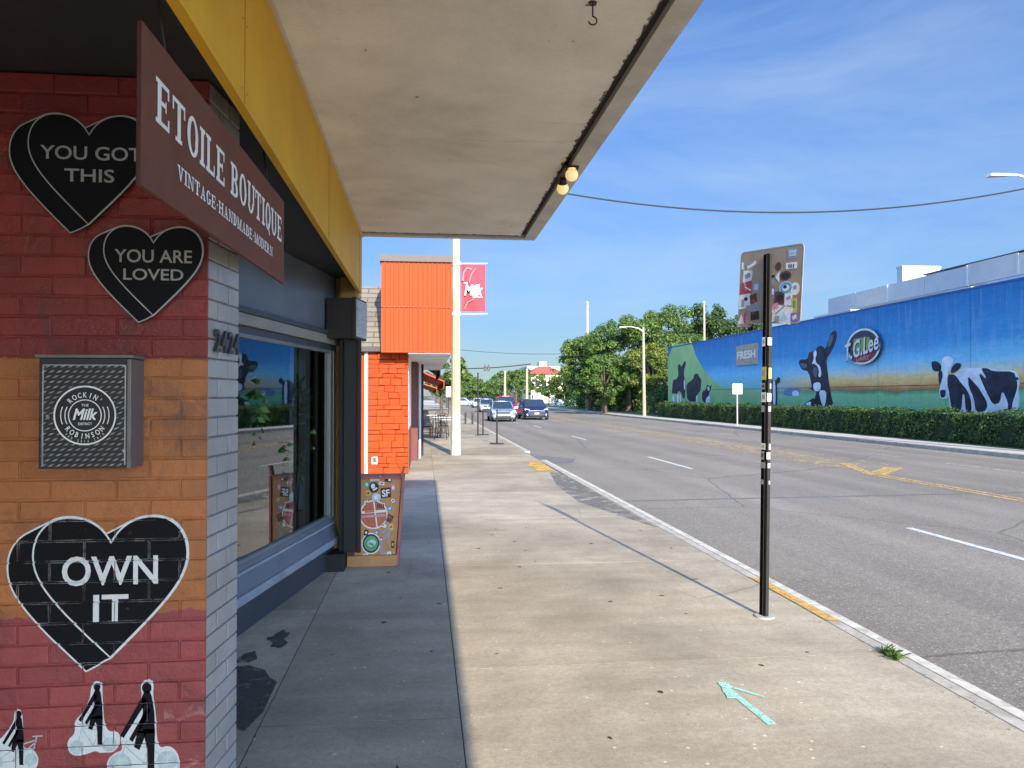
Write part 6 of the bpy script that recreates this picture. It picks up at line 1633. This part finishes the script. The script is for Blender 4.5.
# cafe tables and chairs
def cafe_table(x, y_, lab):
    t = thing('cafe_table', (x, y_, 0), lab, 'table', 'cafe tables on the pavement')
    mb = MB(); mb.box(x-.42, x+.42, y_-.42, y_+.42, .73, .76); mb.build('table_top', M('pale_table_top', (.6,.58,.54), .4), t, bevel=.006)
    mb = MB(); mb.cyl((x, y_, .03), (x, y_, .73), .035, n=10); mb.build('pedestal', metal_dark, t)
    mb = MB(); mb.box(x-.3, x+.3, y_-.035, y_+.035, 0, .03); mb.box(x-.035, x+.035, y_-.3, y_-.036, 0, .03); mb.box(x-.035, x+.035, y_+.036, y_+.3, 0, .03); mb.build('foot', metal_dark, t)
def cafe_chair():
    t = thing('cafe_chair', (0, 0, 0), '', 'chair', 'cafe chairs on the pavement')
    mb = MB(); mb.box(-.22, .22, -.22, .22, .44, .47); mb.build('seat', metal_dark, t, bevel=.01)
    mb = MB(); mb.tube([(-.2, .21, .47), (-.21, .27, .9), (-.12, .29, .95), (.12, .29, .95), (.21, .27, .9), (.2, .21, .47)], .014, 6)
    for q in (-.1, 0, .1): mb.tube([(q, .215, .47), (q, .285, .94)], .009, 5)
    mb.build('backrest', metal_dark, t)
    for sx in (-1, 1):
        for sy in (-1, 1):
            mb = MB(); mb.tube([(sx*.2, sy*.2, .44), (sx*.23, sy*.24, 0)], .014, 6); mb.build('leg', metal_dark, t)
    return t
cafe_table(.62, 31.2, 'nearest pale cafe table left of the concrete pole'); cafe_table(.75, 34.6, 'second pale cafe table left of the concrete pole'); cafe_table(.4, 38.4, 'farthest pale cafe table left of the concrete pole')
c0 = cafe_chair()
for k, (x, y_, rz, lab) in enumerate(((.0, 30.6, 1.7, 'black cafe chair nearest the shop wall'), (.62, 30.2, 3.14, 'black cafe chair on the near side of the nearest table'), (.05, 31.6, 1.4, 'black cafe chair behind the one by the shop wall'), (.75, 32.2, 0, 'black cafe chair between the first two tables'), (.1, 34.8, 1.6, 'black cafe chair left of the second table'), (.72, 35.7, .1, 'black cafe chair beyond the second table'), (-.1, 38.2, 1.5, 'black cafe chair left of the farthest table'))):
    c = c0 if k == 0 else copy_tree(c0)
    c.location = (x, y_, 0); c.rotation_euler.z = rz; c['label'] = lab
# overhead cables
def cable(p, q, sag, r, lab, n=40):
    p, q = Vector(p), Vector(q); pts = [p.lerp(q, i/n) - Vector((0, 0, sag*4*(i/n)*(1-i/n))) for i in range(n+1)]
    mb = MB(); mb.tube(pts, r, 6); return tag(mb.build('overhead_cable', cable_mat), lab, 'cable')
cable((.885, 22.2, 8.25), (18.4, 20.75, 8.0), 1.05, .022, 'sagging dark cable strung high across the street in front of the sky')
cable((at_px(440, 110), 110, 8.6), (at_px(590, 110), 110, 8.0), .5, .03, 'thin slack cable spanning the street farther away')
# traffic signals on a span wire
cable((at_px(440, 150), 150, 7.0), (at_px(531, 150), 150, 8.0), .35, .10, 'dark span wire carrying the traffic signals over the far crossing')
def signal(px, z, lab):
    x = at_px(px, 150); t = thing('traffic_signal', (x, 150, z), lab, 'traffic signal', 'signals on the span wire')
    mb = MB(); mb.box(x-.22, x+.22, 149.8, 150.1, z-1.0, z); mb.box(x-.03, x+.03, 149.95, 150.0, z, z+.5); mb.build('housing', trim_black, t, bevel=.03)
    for k, m_ in enumerate((M('signal_red', (.18,.02,.02), .4), M('signal_amber', (.2,.1,.01), .4), M('signal_green', (.02,.12,.06), .4))):
        mb = MB(); mb.cyl((x, 149.8, z-.2-.3*k), (x, 149.76, z-.2-.3*k), .11, n=12); mb.build('lens', m_, t)
signal(461.5, 7.45, 'traffic signal right beside the concrete pole'); signal(485, 7.55, 'left signal of the close pair on the span wire'); signal(488.5, 7.55, 'right signal of the close pair on the span wire')

# ------------------------------------------------------------------ far buildings
cb = thing('cream_building', (at_px(546, 180), 185, 0), 'cream building with a red tiled hip roof behind the trees', 'building')
xa, xb = at_px(531, 180), at_px(566, 180); xm = (xa+xb)/2
mb = MB(); mb.box(xa, xb, 180, 196, 0, 6.9); mb.build('wall', cream_wall, cb)
rf = MB(); e = .6
rf.raw([(xa-e,179.4,6.9),(xb+e,179.4,6.9),(xb+e,196.6,6.9),(xa-e,196.6,6.9),(xm-1.2,188,9.0),(xm+1.2,188,9.0)], [(0,1,5,4),(1,2,5),(2,3,4,5),(3,0,4),(0,3,2,1)]); rf.build('roof', red_tile, cb)
for k in range(4):
    mb = MB(); x = xa + 1.0 + k*(xb-xa-2)/4; mb.box(x, x+1.1, 179.95, 180.02, 3.8, 5.4); mb.build('window', car_glass, cb)
wt = thing('white_tower_block', (at_px(542, 235), 240, 0), 'white flat-roofed block rising behind the red tiled roof', 'building')
mb = MB(); xa, xb = at_px(527, 235), at_px(560, 235); mb.box(xa, xb, 235, 255, 0, 10.9); mb.box(xa+4.2, xa+6.5, 237, 243, 10.9, 12.4); mb.build('wall', M('pale_cream_wall', (.50,.46,.38), .8), wt)
for k in range(5):
    mb = MB(); x = xa + .7 + k*1.95; mb.box(x, x+1.0, 234.94, 235.02, 8.6, 9.9); mb.build('window', car_glass, wt)
wwl = thing('white_wall', (at_px(566, 125), 125, 0), 'low white garden wall under the small yellow-green tree', 'wall')
mb = MB(); mb.box(at_px(553, 126), at_px(582, 126), 126, 126.3, 0, 1.25); mb.build('panel', white_wall, wwl)
for k in range(4):
    mb = MB(); x = at_px(553, 126) + k*(at_px(582, 126)-at_px(553, 126))/3; mb.box(x-.25, x+.25, 125.8, 126.5, 0, 1.5); mb.build('pillar', white_wall, wwl)

# ------------------------------------------------------------------ vehicles
def car(label, loc, paint_m, L=4.3, Wd=1.78, H=1.5, hood=.9, tall=False, rot=0, lower=None):
    t = thing('car', (0,0,0), label, 'car', 'cars on the street')
    hw = Wd/2; zb = .22; belt = H*.60; y0, y1 = -L/2, L/2
    st = [(y0, .70, zb+.12, .62*belt+.1, .3), (y0+.14, .90, zb, .84*belt, .2), (y0+.5, .97, zb, belt-.08, 0), (y0+hood, 1.0, zb, belt, 0), (y0+hood+.9, 1.0, zb, belt+.02, 0), (0.2, 1.0, zb, belt+.03, 0), (y1-.7, 1.0, zb, belt+.04, 0), (y1-.15, .95, zb+.02, belt, .1), (y1, .84, zb+.15, belt-.1, .2)]
    mb = MB(); rings = []
    for y_, k, z0, z1, _ in st:
        w = hw*k
        rings.append([(0,y_,z0),(w*.86,y_,z0),(w,y_,z0+.16),(w*1.0,y_,(z0+z1)*.52),(w*.96,y_,z1-.05),(w*.84,y_,z1),(0,y_,z1+.03),(-w*.84,y_,z1),(-w*.96,y_,z1-.05),(-w*1.0,y_,(z0+z1)*.52),(-w,y_,z0+.16),(-w*.86,y_,z0)])
    i0 = 0; n = 12
    V = [p for r_ in rings for p in r_]; F = []
    for k in range(len(rings)-1):
        for q in range(n): F.append((k*n+q, k*n+(q+1)%n, (k+1)*n+(q+1)%n, (k+1)*n+q))
    F.append(tuple(range(n))[::-1]); F.append(tuple((len(rings)-1)*n+q for q in range(n)))
    mb.raw(V, F, 0)
    # roof and pillars
    ya, yb, yc, yd = y0+hood+.02, y0+hood+.85, y1-.75, y1-.12
    wt_, wb_ = hw*.74, hw*.90
    R_ = [(-wb_,ya,belt),(wb_,ya,belt),(wt_,yb,H-.03),(-wt_,yb,H-.03),(-wt_,yc,H-.03),(wt_,yc,H-.03),(wb_,yd,belt+.02),(-wb_,yd,belt+.02)]
    mb.raw(R_ + [(0,yb,H),(0,yc,H-.005)], [(3,2,8),(2,5,9,8),(5,4,9),(4,3,8,9),(0,1,2,3),(4,5,6,7),(1,6,5,2),(7,0,3,4)], 0)
    body = mb.build('body', [paint_m], t, bevel=.04)
    P = [Vector(p) for p in R_]
    def glassq(name, a, b_, c, d, inset, off):
        g = MB(); cen = (a+b_+c+d)/4; N_ = (b_-a).cross(d-a).normalized()*off
        g.poly([p.lerp(cen, inset) + N_ for p in (a,b_,c,d)]); g.build(name, car_glass, t)
    glassq('windscreen', P[0], P[1], P[2], P[3], .09, .012)
    glassq('rear_window', P[6], P[7], P[4], P[5], .12, .012)
    glassq('side_window', P[1], P[6], P[5], P[2], .13, .012); glassq('side_window', P[7], P[0], P[3], P[4], .13, .012)
    for sx in (-1, 1):
        for yy in (y0+.78, y1-.78):
            w = MB(); w.cyl((sx*(hw-.20), yy, .31), (sx*(hw+.005), yy, .31), .315, n=20); wo = w.build('wheel', tyre_mat, t, bevel=.02)
            w = MB(); w.cyl((sx*(hw+.004), yy, .31), (sx*(hw+.014), yy, .31), .2, n=16); w.build('rim', rim_mat, wo)
        h = MB(); zc = belt*.80
        h.hexa([(sx*hw*.55, y0+.02, zc-.08), (sx*hw*.90, y0+.20, zc-.06), (sx*hw*.90, y0+.3, zc-.06), (sx*hw*.55, y0+.2, zc-.08)], [(sx*hw*.58, y0+.08, zc+.05), (sx*hw*.92, y0+.24, zc+.09), (sx*hw*.90, y0+.36, zc+.09), (sx*hw*.58, y0+.25, zc+.05)])
        h.build('headlight', headlamp, t)
        h = MB(); h.cyl((sx*hw*.72, y0+.03, zb+.2), (sx*hw*.72, y0+.1, zb+.2), .07, n=10); h.build('fog_lamp', headlamp, t)
        h = MB(); h.box(min(sx*(hw-.02), sx*(hw+.18)), max(sx*(hw-.02), sx*(hw+.18)), ya+.15, ya+.27, belt+.02, belt+.15); h.build('mirror', paint_m, t, bevel=.03)
    g = MB(); g.box(-hw*.5, hw*.5, y0-.012, y0+.1, zb+.34, zb+.46); g.build('grille', trim_black, t)
    g = MB(); g.box(-hw*.55, hw*.55, y0-.03, y0+.1, zb+.06, zb+.20); g.build('lower_intake', trim_black if lower is None else lower, t)
    g = MB(); g.box(-.18, .18, y0-.04, y0-.013, zb+.22, zb+.33); g.build('number_plate', plate_mat, t)
    g = MB(); g.box(-hw*.86, hw*.86, y0+.1, y1-.1, zb-.05, zb+.03); g.build('underbody', trim_black, t)
    t.location = loc; t.rotation_euler.z = rot
    return t
def car_paint(name, col, metal=.3):
    return M(name, col, .28, .03, 2, 40, 0, metal, .7)
car('silver blue hatchback coming up the near lane', (5.55, 56.0, -.13), car_paint('silver_blue_paint', (.34, .42, .50), .5), 4.1, 1.82, 1.46, .85)
car('dark navy minivan in the second lane beside the silver car', (8.45, 60.2, -.13), car_paint('navy_paint', (.015, .025, .10)), 4.7, 1.95, 1.60, .95)
car('red van-like car close behind the silver hatchback', (7.05, 67.5, -.13), car_paint('red_paint', (.36, .02, .04)), 4.8, 1.9, 1.82, .9)
for k, (px, Y, col, lab) in enumerate(((486, 88, (.35,.40,.48), 'pale blue car farther back in the near lane'), (478, 120, (.6,.6,.6), 'white car far back left of the pale blue car'), (464, 140, (.7,.7,.7), 'white car parked at the far crossing, leftmost'))):
    car(lab, (at_px(px, Y), Y, -.13), car_paint('far_car_paint_%s' % 'abcd'[k], col), 4.3, 1.8, 1.5, rot=0 if k != 2 else 1.2)
